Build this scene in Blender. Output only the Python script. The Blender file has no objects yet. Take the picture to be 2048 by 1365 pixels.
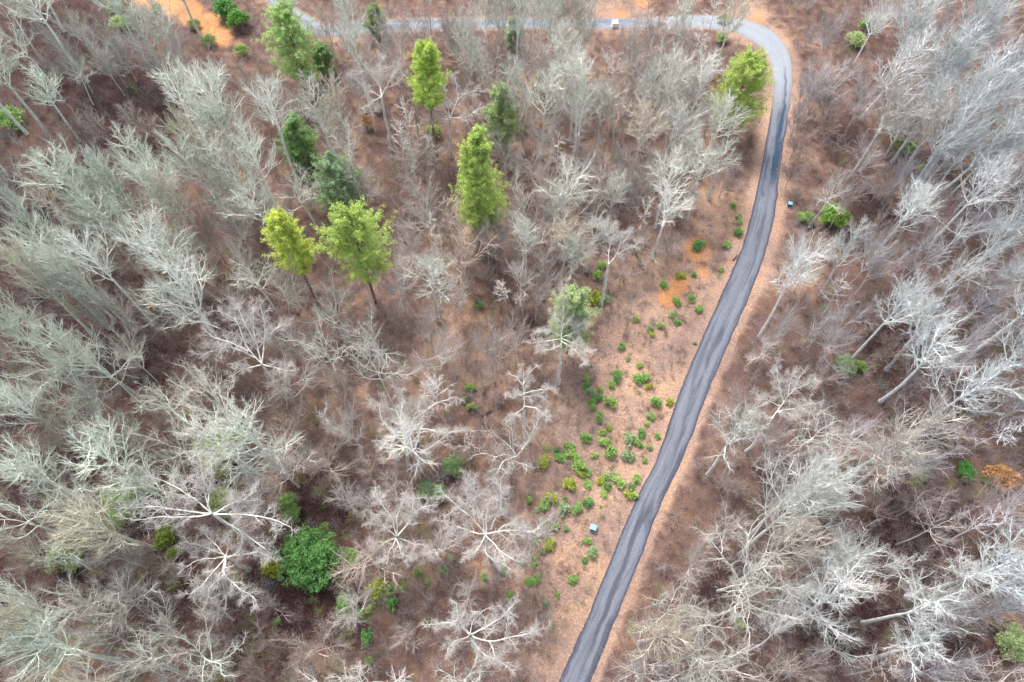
import bpy, math, random
import numpy as np
from mathutils import Vector

# ------------------------------------------------------------------ camera, world, sun, exposure
scene = bpy.context.scene
COL = scene.collection
H_CAM = 95.0
PITCH = math.radians(29.7)
cam_d = bpy.data.cameras.new('camera')
cam_d.lens = 24.0
cam_d.sensor_width = 36.0
cam_d.clip_end = 6000
cam = bpy.data.objects.new('camera', cam_d)
cam.location = (0, 0, H_CAM)
cam.rotation_euler = (PITCH, 0, 0)
COL.objects.link(cam)
scene.camera = cam

SUN_EL, SUN_AZ = math.radians(58), math.radians(-25)
world = bpy.data.worlds.new('World')
scene.world = world
world.use_nodes = True
wn = world.node_tree
bg = wn.nodes['Background']
sky = wn.nodes.new('ShaderNodeTexSky')
sky.sky_type = 'NISHITA'
sky.sun_disc = False
sky.sun_elevation = SUN_EL
sky.sun_rotation = SUN_AZ
sky.air_density = 1.0
sky.dust_density = 4.0
sky.ozone_density = 1.0
hs = wn.nodes.new('ShaderNodeHueSaturation')
hs.inputs['Saturation'].default_value = .58
wn.links.new(sky.outputs[0], hs.inputs['Color'])
wn.links.new(hs.outputs[0], bg.inputs[0])
bg.inputs[1].default_value = 0.15

sun_d = bpy.data.lights.new('sun', 'SUN')
sun_d.energy = 1.5
sun_d.angle = math.radians(18)
sun_d.color = (1.0, 0.95, 0.88)
sun = bpy.data.objects.new('sun', sun_d)
d = Vector((math.sin(SUN_AZ) * math.cos(SUN_EL), math.cos(SUN_AZ) * math.cos(SUN_EL), math.sin(SUN_EL)))
sun.rotation_euler = d.to_track_quat('Z', 'Y').to_euler()
sun.location = (0, 0, 150)
COL.objects.link(sun)

vs = scene.view_settings
vs.view_transform = 'Standard'
vs.look = 'None'
vs.gamma = 1.0
vs.exposure = 1.42

R = np.random.default_rng(11)
random.seed(5)

# ------------------------------------------------------------------ picture <-> ground
F_PX = 24.0 / 36.0 * 2048
CP, SP = math.cos(PITCH), math.sin(PITCH)

def ray(u, v):
    x, y, z = (u - 1024.0), -(v - 682.5), -F_PX
    return np.array([x, y * CP - z * SP, y * SP + z * CP])

def on_plane(u, v, z=0.0):
    r = ray(u, v)
    t = (z - H_CAM) / r[2]
    return np.array([r[0] * t, r[1] * t, z])

def project(P):
    P = np.atleast_2d(P)
    x, y, z = P[:, 0], P[:, 1], P[:, 2] - H_CAM
    cy = y * CP + z * SP
    cz = -y * SP + z * CP
    cz = np.minimum(cz, -1e-3)
    return np.stack([1024 + F_PX * x / -cz, 682.5 - F_PX * cy / -cz, -cz], 1)

def px_per_m(P):
    return F_PX / project(P)[0, 2]

def height_from(base, u, v):
    """height on the vertical through base whose picture is nearest to pixel (u, v)"""
    r = ray(u, v)
    r = r / np.linalg.norm(r)
    w0 = np.array([base[0], base[1], 0.0]) - np.array([0, 0, H_CAM])
    k = np.array([0, 0, 1.0])
    b = k @ r
    dd, e = k @ w0, r @ w0
    return (b * e - dd) / (1 - b * b)

# ------------------------------------------------------------------ mesh helpers
def make_mesh(name, V, Q, mats, colors=None, uvs=None, smooth=True, tri=False, midx=None):
    V = np.asarray(V, np.float32)
    Q = np.asarray(Q, np.int32)
    n = Q.shape[1]
    me = bpy.data.meshes.new(name)
    me.vertices.add(len(V))
    me.vertices.foreach_set('co', V.ravel())
    me.loops.add(Q.size)
    me.loops.foreach_set('vertex_index', Q.ravel())
    me.polygons.add(len(Q))
    me.polygons.foreach_set('loop_start', np.arange(0, Q.size, n, dtype=np.int32))
    me.polygons.foreach_set('loop_total', np.full(len(Q), n, np.int32))
    me.polygons.foreach_set('use_smooth', np.full(len(Q), smooth, bool))
    if midx is not None:
        me.polygons.foreach_set('material_index', np.asarray(midx, np.int32))
    for m in (mats if isinstance(mats, (list, tuple)) else [mats]):
        me.materials.append(m)
    if colors is not None:
        a = me.attributes.new('tone', 'FLOAT_COLOR', 'POINT')
        a.data.foreach_set('color', np.asarray(colors, np.float32).ravel())
    if uvs is not None:
        l = me.uv_layers.new(name='UVMap')
        l.data.foreach_set('uv', np.asarray(uvs, np.float32)[Q.ravel()].ravel())
    me.update(calc_edges=True)
    me.validate()
    return me

def put(name, me, parent=None, loc=None, rz=0.0, sc=None):
    o = bpy.data.objects.new(name, me)
    COL.objects.link(o)
    if parent is not None:
        o.parent = parent
    if loc is not None:
        o.location = loc
    o.rotation_euler.z = rz
    if sc is not None:
        o.scale = sc
    return o

def tag(o, label, cat, group=None, kind=None):
    if label:
        o['label'] = label
    if cat:
        o['category'] = cat
    if group:
        o['group'] = group
    if kind:
        o['kind'] = kind
    return o

def frames(D):
    D = D / np.maximum(np.linalg.norm(D, axis=1, keepdims=True), 1e-9)
    a = np.where(np.abs(D[:, 2:3]) < 0.9, np.array([[0, 0, 1.0]]), np.array([[1.0, 0, 0]]))
    U = np.cross(D, a)
    U /= np.linalg.norm(U, axis=1, keepdims=True)
    return D, U, np.cross(D, U)

def tubes(P, Rr, S):
    """P (n,k,3) polylines, Rr (n,k) radii -> verts, quads"""
    n, k, _ = P.shape
    _, U, W = frames(P[:, -1] - P[:, 0])
    ang = np.arange(S) / S * 2 * np.pi
    ring = U[:, None, :] * np.cos(ang)[None, :, None] + W[:, None, :] * np.sin(ang)[None, :, None]
    V = P[:, :, None, :] + ring[:, None, :, :] * Rr[:, :, None, None]
    idx = np.arange(n * k * S).reshape(n, k, S)
    a = idx[:, :-1, :]
    b = np.roll(idx, -1, axis=2)[:, :-1, :]
    c = np.roll(idx, -1, axis=2)[:, 1:, :]
    e = idx[:, 1:, :]
    return V.reshape(-1, 3), np.stack([a, b, c, e], -1).reshape(-1, 4)

def join(parts):
    Vs, Qs, o = [], [], 0
    for V, Q in parts:
        Vs.append(V)
        Qs.append(Q + o)
        o += len(V)
    return np.concatenate(Vs), np.concatenate(Qs)

def grow(rng, p0, d0, L, r0, K, wander, trop, taper=0.35, droop=None):
    """grow n polylines of K segments"""
    n = len(p0)
    P = np.zeros((n, K + 1, 3))
    P[:, 0] = p0
    dd = d0.copy()
    for i in range(K):
        dd = dd + rng.normal(0, wander, (n, 3))
        dd[:, 2] += trop
        dd /= np.linalg.norm(dd, axis=1, keepdims=True)
        P[:, i + 1] = P[:, i] + dd * (L / K)[:, None]
    t = np.linspace(0, 1, K + 1)
    return P, r0[:, None] * (1 - (1 - taper) * t)[None, :]

def spawn(rng, P, Rr, n, t0, t1, ang, angsd, spread=1.0, tip=True):
    """n children on each polyline: start, direction, t, radius there"""
    m, k, _ = P.shape
    K = k - 1
    t = t0 + (t1 - t0) * (np.arange(n)[None, :] + rng.random((m, n))) / n
    if tip:
        t[:, -1] = 1.0
    x = np.clip(t * K, 0, K - 1e-6)
    i = x.astype(int)
    f = x - i
    rows = np.arange(m)[:, None]
    A, B = P[rows, i], P[rows, i + 1]
    p = A + (B - A) * f[..., None]
    rr = Rr[rows, i] * (1 - f) + Rr[rows, i + 1] * f
    D = (B - A).reshape(-1, 3)
    D, U, W = frames(D)
    az = (np.arange(n)[None, :] * 2.4 + rng.random((m, 1)) * 6.28 + rng.normal(0, 0.5, (m, n))).ravel()
    an = np.radians(np.abs(rng.normal(ang, angsd, m * n)))
    if tip:
        last = np.tile(np.arange(n) == n - 1, m)
        an = np.where(last, an * 0.35, an)
    nd = D * np.cos(an)[:, None] + (U * np.cos(az)[:, None] + W * np.sin(az)[:, None]) * np.sin(an)[:, None]
    return p.reshape(-1, 3), nd, t.ravel(), rr.ravel()

def bare_skeleton(rng, kind):
    """(trunk verts/quads, crown verts/quads) of one leafless tree standing at the origin"""
    S = dict(
        O=dict(H=23, tr=.60, r=.24, tw=.05, lv=[(8, .66, 1, 60, 14, 9.0, 8, .19, .10), (8, .2, 1, 44, 15, .38, 5, .21, .07), (8, .15, 1, 42, 15, .46, 4, .2, .06), (5, .15, 1, 38, 15, .52, 2, .16, .05)]),
        P=dict(H=26, tr=.93, r=.27, tw=.025, lv=[(20, .38, .99, 36, 9, 6.6, 7, .085, .13), (8, .2, 1, 32, 10, .42, 4, .11, .10), (7, .15, 1, 30, 12, .48, 3, .13, .07), (3, .15, 1, 28, 12, .55, 2, .13, .05)]),
        F=dict(H=17, tr=.50, r=.15, tw=.05, lv=[(9, .40, 1, 40, 12, 6.2, 6, .10, .10), (9, .15, 1, 34, 11, .42, 4, .11, .07), (8, .1, 1, 31, 12, .50, 3, .12, .05), (4, .1, 1, 27, 12, .58, 2, .12, .03)]),
        K=dict(H=10, tr=.45, r=.075, tw=.06, lv=[(8, .30, 1, 38, 12, 4.2, 5, .13, .10), (8, .15, 1, 34, 12, .45, 4, .15, .05), (7, .1, 1, 32, 12, .5, 2, .16, .03), (4, .1, 1, 28, 12, .55, 2, .15, .03)]),
        S=dict(H=17, tr=.95, r=.12, tw=.02, lv=[(14, .45, .99, 52, 12, 2.6, 4, .12, .08), (6, .15, 1, 36, 12, .45, 3, .15, .05), (5, .1, 1, 32, 12, .5, 2, .16, .03)]),
        D=dict(H=16, tr=.62, r=.20, tw=.08, lv=[(7, .45, 1, 58, 16, 5.0, 7, .34, .06), (6, .2, 1, 55, 18, .42, 5, .36, .03), (5, .2, 1, 50, 18, .45, 3, .34, .02)]),
    )[kind]
    h = S['H']
    if kind == 'P' and rng.random() < .6:   # crown only on the upper half
        S['lv'][0] = (17, .56, .99, 38, 9, 7.2, 7, .085, .13)
    P, Rr = grow(rng, np.zeros((1, 3)), np.array([[0, 0, 1.0]]), np.array([h * S['tr']]), np.array([S['r']]), 12, S['tw'], .06, .42 if kind in 'OFKD' else .2)
    Rr[:, 0] *= 1.35
    trunk = [tubes(P, Rr, 8)]
    crown = []
    for li, (n, t0, t1, ang, asd, Lr, K, wan, trop) in enumerate(S['lv']):
        pL = np.linalg.norm(np.diff(P, axis=1), axis=2).sum(1)
        p, dd, t, rr = spawn(rng, P, Rr, n, t0, t1, ang, asd)
        m = len(p)
        if li == 0:
            if kind in 'PS':
                L = Lr * (1.12 - t) ** .55 * 1.35 * rng.uniform(.7, 1.2, m)
            else:
                L = Lr * rng.uniform(.65, 1.15, m)
            r0 = np.clip(rr * rng.uniform(.55, .8, m), .062 if kind in 'OPD' else .04, None)
        else:
            L = np.repeat(pL, n) * Lr * rng.uniform(.6, 1.25, m) * (1.2 - .45 * t)
            r0 = np.clip(rr * rng.uniform(.55, .8, m), (0, .043, .0185, .012)[li] * (1 if kind in 'OPD' else .85), None)
        P, Rr = grow(rng, p, dd, L, r0, K, wan, trop, .45)
        S_ = (6, 5, 3, 3)[li]
        (trunk if li <= 1 else crown).append(tubes(P, Rr, S_))
    return join(trunk), join(crown)

# ------------------------------------------------------------------ materials
def mat(name, rough=.9, spec=.2):
    m = bpy.data.materials.new(name)
    m.use_nodes = True
    b = m.node_tree.nodes['Principled BSDF']
    b.inputs['Roughness'].default_value = rough
    b.inputs['Specular IOR Level'].default_value = spec
    return m, m.node_tree.nodes, m.node_tree.links, b

def noise(N, L, scale, detail=4, rough=.6, vec=None, dist=0.0):
    n = N.new('ShaderNodeTexNoise')
    n.inputs['Scale'].default_value = scale
    n.inputs['Detail'].default_value = detail
    n.inputs['Roughness'].default_value = rough
    n.inputs['Distortion'].default_value = dist
    if vec is not None:
        L.new(vec, n.inputs['Vector'])
    return n

def ramp(N, L, src, stops):
    r = N.new('ShaderNodeValToRGB')
    e = r.color_ramp.elements
    while len(e) < len(stops):
        e.new(.5)
    for k, (p, c) in enumerate(stops):
        e[k].position = p
        e[k].color = (*c, 1) if not isinstance(c, (int, float)) else (c, c, c, 1)
    L.new(src, r.inputs[0])
    return r

def mix(N, L, a, b, f, mode='MIX'):
    m = N.new('ShaderNodeMix')
    m.data_type = 'RGBA'
    m.blend_type = mode
    for s, v in ((6, a), (7, b), (0, f)):
        if hasattr(v, 'is_linked'):
            L.new(v, m.inputs[s])
        elif isinstance(v, (int, float)):
            m.inputs[s].default_value = v if s == 0 else (v, v, v, 1)
        else:
            m.inputs[s].default_value = (*v, 1)
    return m.outputs[2]

def bark_material(name, lo, hi, scale):
    m, N, L, b = mat(name)
    oi = N.new('ShaderNodeObjectInfo')
    tc = N.new('ShaderNodeTexCoord')
    n = noise(N, L, scale, 3, .6, tc.outputs['Object'])
    v = ramp(N, L, n.outputs[0], [(.3, lo), (.7, hi)])
    L.new(mix(N, L, oi.outputs['Color'], v.outputs[0], 1.0, 'MULTIPLY'), b.inputs['Base Color'])
    return m

M_BARK = bark_material('pale_bark', .62, 1.15, 1.6)
M_TWIG = bark_material('grey_twigs', .72, 1.0, .5)

def leaf_material(name, lo=.65, hi=1.3, scale=1.3, trans=.4):
    m, N, L, b = mat(name, .6, .3)
    oi = N.new('ShaderNodeObjectInfo')
    at = N.new('ShaderNodeAttribute')
    at.attribute_name = 'tone'
    c = mix(N, L, oi.outputs['Color'], at.outputs['Color'], 1.0, 'MULTIPLY')
    tc = N.new('ShaderNodeTexCoord')
    n = noise(N, L, scale, 3, .6, tc.outputs['Object'])
    v = ramp(N, L, n.outputs[0], [(.3, (lo, lo, lo)), (.7, (hi, hi * .98, hi * .85))])
    c = mix(N, L, c, v.outputs[0], 1.0, 'MULTIPLY')
    L.new(c, b.inputs['Base Color'])
    t = N.new('ShaderNodeBsdfTranslucent')
    L.new(c, t.inputs['Color'])
    s = N.new('ShaderNodeMixShader')
    s.inputs[0].default_value = trans
    L.new(b.outputs[0], s.inputs[1])
    L.new(t.outputs[0], s.inputs[2])
    L.new(s.outputs[0], N['Material Output'].inputs['Surface'])
    return m

M_NEEDLE = leaf_material('pine_needles')
M_LEAF = leaf_material('evergreen_leaves', .6, 1.3, 2.0)
M_DRYLEAF = leaf_material('dry_orange_leaves', .7, 1.25, 2.0, .3)

def tone_material(name, rough=.95):
    m, N, L, b = mat(name, rough, .1)
    at = N.new('ShaderNodeAttribute')
    at.attribute_name = 'tone'
    L.new(at.outputs['Color'], b.inputs['Base Color'])
    return m

M_BRUSH = tone_material('brush_stems')

# ------------------------------------------------------------------ the road line
EDGES = [  # left edge x,y ; right edge x,y in the photograph
    (1085, 1430, 1150, 1430), (1115, 1365, 1183, 1365), (1171, 1240, 1233, 1240), (1221, 1117, 1282, 1117), (1270, 1000, 1328, 1000), (1312, 917, 1368, 917),
    (1352, 800, 1412, 800), (1393, 700, 1454, 700), (1436, 600, 1498, 600), (1480, 500, 1534, 500), (1504, 420, 1552, 420),
    (1521, 340, 1562, 340), (1535, 260, 1574, 260), (1544, 200, 1582, 200), (1545, 150, 1585, 150), (1538, 118, 1581, 112), (1522, 96, 1566, 84), (1496, 78, 1545, 62), (1468, 66, 1512, 46), (1440, 61, 1470, 34),
    (1400, 58, 1400, 30), (1300, 58, 1300, 35), (1200, 59, 1200, 36), (1100, 58, 1100, 35), (1000, 58, 1000, 36), (900, 60, 900, 36), (800, 64, 800, 38), (720, 70, 700, 44), (655, 72, 650, 46), (612, 64, 632, 38),
    (575, 45, 605, 24), (548, 22, 585, 6), (528, -5, 570, -15), (515, -30, 560, -35)]
EL = np.array([on_plane(a, b)[:2] for a, b, _, _ in EDGES])
ER = np.array([on_plane(c, e)[:2] for _, _, c, e in EDGES])

def resample(A, step, cum):
    s = np.arange(0, cum[-1], step)
    out = np.zeros((len(s), 2))
    i = np.clip(np.searchsorted(cum, s, 'right') - 1, 0, len(cum) - 2)
    f = (s - cum[i]) / (cum[i + 1] - cum[i])
    Ap = np.vstack([A[:1] * 2 - A[1:2], A, A[-1:] * 2 - A[-2:-1]])
    p0, p1, p2, p3 = Ap[i], Ap[i + 1], Ap[i + 2], Ap[i + 3]
    f = f[:, None]
    return .5 * (2 * p1 + (p2 - p0) * f + (2 * p0 - 5 * p1 + 4 * p2 - p3) * f ** 2 + (3 * p1 - p0 - 3 * p2 + p3) * f ** 3)

MID = (EL + ER) / 2
cum = np.concatenate([[0], np.cumsum(np.linalg.norm(np.diff(MID, axis=0), axis=1))])
RL, RR = resample(EL, .4, cum), resample(ER, .4, cum)
RM = (RL + RR) / 2
RW = np.linalg.norm(RL - RR, axis=1)

def road_distance(X, Y):
    """distance beyond the nearest road edge (negative on the road)"""
    out = np.full(X.shape, 1e9)
    for k in range(0, len(RM), 3):
        out = np.minimum(out, np.hypot(X - RM[k, 0], Y - RM[k, 1]) - RW[k] / 2)
    return out

def ground_z(X, Y, rd=None):
    X, Y = np.asarray(X, float), np.asarray(Y, float)
    if rd is None:
        rd = road_distance(X, Y)
    z = .28 * np.sin(X * .11 + .6) * np.cos(Y * .093) + .16 * np.sin(X * .31 + Y * .23) + .10 * np.sin(X * .67 - Y * .55 + 1.0) + .05 * np.sin(X * 1.7 + Y * 1.3)
    k = np.clip((rd - .3) / 5.0, 0, 1)
    return z * k * k * (3 - 2 * k)

# ------------------------------------------------------------------ ground
def axis(a, b, step, far):
    core = np.arange(a, b + step / 2, step)
    g = [a]
    s = step
    while g[-1] > -far:
        s *= 1.35
        g.append(g[-1] - s)
    hgt = [b]
    s = step
    while hgt[-1] < far:
        s *= 1.35
        hgt.append(hgt[-1] + s)
    return np.concatenate([np.array(g[1:])[::-1], core, np.array(hgt[1:])])

gx, gy = axis(-135, 135, .8, 2500), axis(-20, 175, .8, 2500)
GX, GY = np.meshgrid(gx, gy)
RD = road_distance(GX, GY)
GZ = ground_z(GX, GY, RD)
uvp = project(np.stack([GX.ravel(), GY.ravel(), GZ.ravel()], 1))
inv = (GY.ravel() < -40)
U_, V_ = np.where(inv, -9e3, uvp[:, 0]), np.where(inv, 9e3, uvp[:, 1])

def blobs(L_):
    w = np.zeros(len(U_))
    for x, y, r, a in L_:
        w = np.maximum(w, a * np.exp(-((U_ - x) ** 2 + (V_ - y) ** 2) / (r * r)))
    return w

TAN = [(1250, 700, 150, 1), (1330, 560, 110, 1), (1420, 420, 70, .9), (1200, 860, 140, .9), (1230, 1000, 140, 1), (1150, 1150, 120, .9), (1050, 1120, 110, .6), (1100, 1290, 100, .6), (1440, 300, 60, .6), (1610, 300, 60, .4), (1590, 560, 60, .6), (1560, 680, 60, .55), (1480, 820, 30, .5), (1640, 120, 60, .3), (880, 700, 150, .6), (880, 550, 160, .45), (1100, 250, 220, .4), (960, 450, 120, .45), (700, 800, 130, .35), (1230, 20, 60, .8), (1500, 40, 45, .9), (900, 250, 200, .25), (820, 1130, 110, .45)]
DARK = [(250, 230, 130, 1), (340, 270, 50, 1), (130, 420, 110, .9), (290, 720, 90, .7), (60, 930, 150, .9), (610, 1180, 130, .9), (650, 1000, 90, .8), (400, 960, 120, .6), (200, 1150, 180, .5), (500, 1300, 200, .5), (690, 1260, 80, .6), (1730, 440, 70, .9), (1790, 690, 80, .8), (1830, 1040, 110, .9), (1700, 1230, 130, .75), (1900, 1220, 160, .7), (1560, 940, 80, .5), (1440, 1180, 90, .55), (1690, 260, 60, .5), (1990, 420, 120, .5), (1900, 850, 150, .5), (80, 100, 150, .5), (550, 760, 100, .35), (790, 1230, 100, .3), (1280, 1290, 60, .25), (880, 370, 60, .4), (810, 470, 60, .35), (940, 900, 60, .25), (1060, 640, 25, .4), (100, 620, 380, .6), (-60, 560, 330, .8), (-40, 1130, 260, .7), (400, 300, 160, .35), (350, 1200, 230, .45), (1830, 700, 230, .42), (1750, 1150, 280, .5), (1870, 300, 180, .35), (120, 120, 240, .6)]  # dark litter, with shade under brush and trees painted into the colour
CLAY = [(1338, 592, 26, 1), (1360, 568, 24, .8), (1392, 500, 36, .75), (1405, 545, 26, .6), (1290, 640, 40, .3), (300, -10, 40, 1), (345, 5, 34, 1), (380, 25, 30, 1), (415, 48, 28, 1), (445, 72, 26, .9), (480, 100, 22, .6), (1210, 46, 22, .5), (1245, 28, 22, .6), (1285, 5, 25, .7), (1518, 35, 30, .5), (1076, 252, 16, .6), (1225, 960, 18, .4), (1250, 1000, 14, .4), (860, 66, 50, .4)]
rdf = RD.ravel()
verge = np.exp(-np.clip(rdf - .2, 0, None) / 1.5) * (rdf > -1.5)
verge_e = np.exp(-np.clip(rdf - .1, 0, None) / .7) * (rdf > -1.5)
verge = np.where((V_ < 75) & (U_ < 1440), verge_e * .5, verge)
cr = np.clip(np.maximum(blobs(TAN), verge * .95), 0, 1)
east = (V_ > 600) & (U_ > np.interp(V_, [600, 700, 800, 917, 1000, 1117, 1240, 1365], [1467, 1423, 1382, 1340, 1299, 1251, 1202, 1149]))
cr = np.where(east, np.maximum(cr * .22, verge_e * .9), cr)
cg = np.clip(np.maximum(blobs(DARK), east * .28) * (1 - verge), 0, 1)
cb = np.clip(blobs(CLAY), 0, 1)
ny, nx = GX.shape
gi = np.arange(ny * nx).reshape(ny, nx)
GQ = np.stack([gi[:-1, :-1], gi[:-1, 1:], gi[1:, 1:], gi[1:, :-1]], -1).reshape(-1, 4)

m, N, L, b = mat('leaf_litter', .95, .1)
at = N.new('ShaderNodeAttribute')
at.attribute_name = 'tone'
sx = N.new('ShaderNodeSeparateColor')
L.new(at.outputs['Color'], sx.inputs[0])
geo = N.new('ShaderNodeNewGeometry')
pos = geo.outputs['Position']
n_big = noise(N, L, .07, 5, .6, pos, .6)
n_mid = noise(N, L, .45, 6, .65, pos, .4)
n_fine = noise(N, L, 2.6, 6, .75, pos)
n_leaf = noise(N, L, 6.0, 3, .8, pos)

def edge(src, n, w, lo, hi):
    a = N.new('ShaderNodeMath'); a.operation = 'MULTIPLY_ADD'
    L.new(n, a.inputs[0]); a.inputs[1].default_value = w; L.new(src, a.inputs[2])
    q = N.new('ShaderNodeMapRange'); q.interpolation_type = 'SMOOTHSTEP'
    L.new(a.outputs[0], q.inputs[0])
    q.inputs[1].default_value = lo; q.inputs[2].default_value = hi
    return q.outputs[0]

base = ramp(N, L, n_mid.outputs[0], [(.25, (.058, .039, .036)), (.5, (.130, .083, .070)), (.75, (.23, .163, .138))]).outputs[0]
tan = ramp(N, L, n_fine.outputs[0], [(.25, (.155, .103, .077)), (.5, (.285, .193, .150)), (.75, (.42, .31, .25))]).outputs[0]
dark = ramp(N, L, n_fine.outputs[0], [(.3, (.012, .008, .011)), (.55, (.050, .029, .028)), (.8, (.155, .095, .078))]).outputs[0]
clay = ramp(N, L, n_fine.outputs[0], [(.3, (.33, .155, .07)), (.7, (.52, .27, .13))]).outputs[0]
c = mix(N, L, base, tan, edge(sx.outputs[0], n_mid.outputs[0], .7, .45, 1.0))
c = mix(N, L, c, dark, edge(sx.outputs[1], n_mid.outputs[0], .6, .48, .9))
c = mix(N, L, c, clay, edge(sx.outputs[2], n_mid.outputs[0], .5, .5, .95))
drift = ramp(N, L, noise(N, L, .16, 5, .65, pos, 1.2).outputs[0], [(.36, (.80, .84, .90)), (.5, (1, 1, 1)), (.62, (1.12, 1.10, .98)), (.74, (1.35, 1.27, 1.05))]).outputs[0]
c = mix(N, L, c, drift, 1.0, 'MULTIPLY')
sp = ramp(N, L, n_leaf.outputs[0], [(.30, .5), (.5, .97), (.62, 1.2), (.72, 1.9)]).outputs[0]
c = mix(N, L, c, sp, 1.0, 'MULTIPLY')
bgv = ramp(N, L, n_big.outputs[0], [(.3, (.80, .78, .80)), (.7, (1.2, 1.16, 1.1))]).outputs[0]
c = mix(N, L, c, bgv, 1.0, 'MULTIPLY')
L.new(c, b.inputs['Base Color'])
bp = N.new('ShaderNodeBump')
bp.inputs['Strength'].default_value = .6
bp.inputs['Distance'].default_value = .12
L.new(n_fine.outputs[0], bp.inputs['Height'])
L.new(bp.outputs[0], b.inputs['Normal'])
M_GROUND = m
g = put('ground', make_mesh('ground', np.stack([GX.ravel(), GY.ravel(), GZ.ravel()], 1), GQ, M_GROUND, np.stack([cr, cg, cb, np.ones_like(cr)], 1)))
tag(g, 'forest floor of brown leaf litter with bare tan and orange clay patches', None, None, 'structure')

# ------------------------------------------------------------------ road
def road_mesh():
    n = len(RM)
    side = RR - RL
    side /= np.linalg.norm(side, axis=1, keepdims=True)
    def wob(seed):
        q = np.random.default_rng(seed).normal(0, 1, n)
        s = np.convolve(q, np.ones(5) / 5, 'same') * .16 + np.convolve(q, np.ones(25) / 25, 'same') * .15
        return s
    wl, wr = wob(1), wob(2)
    ts = np.linspace(0, 1, 13)
    V, T = [], []
    s_len = np.arange(n) * .4
    for k, t in enumerate(ts):
        a = RL + side * wl[:, None] * .8
        e = RR + side * wr[:, None] * .8
        p = a * (1 - t) + e * t
        z = .035 + .05 * (1 - (2 * t - 1) ** 2)
        if k in (0, 12):
            z = -.03
        V.append(np.column_stack([p, np.full(n, z)]))
        T.append(np.column_stack([np.full(n, t), s_len]))
    V = np.stack(V, 1).reshape(-1, 3)
    T = np.stack(T, 1).reshape(-1, 2)
    i = np.arange(n * 13).reshape(n, 13)
    Q = np.stack([i[:-1, :-1], i[:-1, 1:], i[1:, 1:], i[1:, :-1]], -1).reshape(-1, 4)
    return V, Q, T

S_BEND = cum[16]
m, N, L, b = mat('worn_asphalt', .8, .18)
uv = N.new('ShaderNodeUVMap')
sep = N.new('ShaderNodeSeparateXYZ')
L.new(uv.outputs[0], sep.inputs[0])
def vec_scaled(a, e):
    k = N.new('ShaderNodeCombineXYZ')
    for q, (w, s) in enumerate(((sep.outputs[0], a), (sep.outputs[1], e))):
        mm = N.new('ShaderNodeMath'); mm.operation = 'MULTIPLY'
        L.new(w, mm.inputs[0]); mm.inputs[1].default_value = s
        L.new(mm.outputs[0], k.inputs[q])
    return k.outputs[0]
streak = noise(N, L, 1.0, 5, .6, vec_scaled(8.0, .035), 0.0)
patch = noise(N, L, 1.0, 4, .55, vec_scaled(3.0, .13), .8)
grain = noise(N, L, 7.0, 4, .8, N.new('ShaderNodeNewGeometry').outputs['Position'])
c = ramp(N, L, streak.outputs[0], [(.28, (.102, .112, .134)), (.5, (.118, .130, .156)), (.72, (.138, .151, .178))]).outputs[0]
pc = ramp(N, L, patch.outputs[0], [(.30, (.60, .62, .66)), (.45, (1, 1, 1)), (.7, (1.12, 1.12, 1.10))]).outputs[0]
c = mix(N, L, c, pc, 1.0, 'MULTIPLY')
# wheel lanes, the dark seam down the middle and the dark ravelled edges follow the width
wv = N.new('ShaderNodeMath'); wv.operation = 'MULTIPLY_ADD'
L.new(patch.outputs[0], wv.inputs[0]); wv.inputs[1].default_value = .03; L.new(sep.outputs[0], wv.inputs[2])
lane = ramp(N, L, wv.outputs[0], [(.075, (.30, .30, .38)), (.14, (.84, .84, .90)), (.30, (1.12, 1.12, 1.12)), (.46, (.98, .98, 1.0)), (.565, (.97, .97, 1.0)), (.578, (.42, .43, .50)), (.592, (.97, .97, 1.0)), (.75, (1.08, 1.08, 1.08)), (.88, (.86, .86, .92)), (.96, (.34, .34, .43))]).outputs[0]
c = mix(N, L, c, lane, 1.0, 'MULTIPLY')
# wet tar streaks
wet_l = noise(N, L, 1.0, 3, .5, vec_scaled(5.5, .055), .5)
wet = ramp(N, L, wet_l.outputs[0], [(.565, 0), (.60, 1)]).outputs[0]
c = mix(N, L, c, (.055, .06, .085), mix(N, L, 0.0, .6, wet))
def window(src, a, e, soft):
    q1 = N.new('ShaderNodeMapRange'); q1.interpolation_type = 'SMOOTHSTEP'
    q2 = N.new('ShaderNodeMapRange'); q2.interpolation_type = 'SMOOTHSTEP'
    for q, x0, x1 in ((q1, a - soft, a + soft), (q2, e + soft, e - soft)):
        L.new(src, q.inputs[0])
        q.inputs[1].default_value = x0
        q.inputs[2].default_value = x1
    mm = N.new('ShaderNodeMath'); mm.operation = 'MULTIPLY'
    L.new(q1.outputs[0], mm.inputs[0]); L.new(q2.outputs[0], mm.inputs[1])
    return mm.outputs[0]
wu = N.new('ShaderNodeMath'); wu.operation = 'MULTIPLY_ADD'
L.new(patch.outputs[0], wu.inputs[0]); wu.inputs[1].default_value = .42; L.new(sep.outputs[0], wu.inputs[2])
for u0, u1, v0, v1 in ((.66, .82, cum[2] - 3, cum[4] - 1.5), (.98, 1.2, cum[1] - 6, cum[2] + 1), (.30, .36, cum[1], cum[2] - 1), (.98, 1.2, cum[4], cum[5] + 2)):
    k_ = mix(N, L, 0.0, window(wu.outputs[0], u0, u1, .05), window(sep.outputs[1], v0, v1, 1.6))
    c = mix(N, L, c, (.042, .047, .068), mix(N, L, 0.0, .75, k_))
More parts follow.
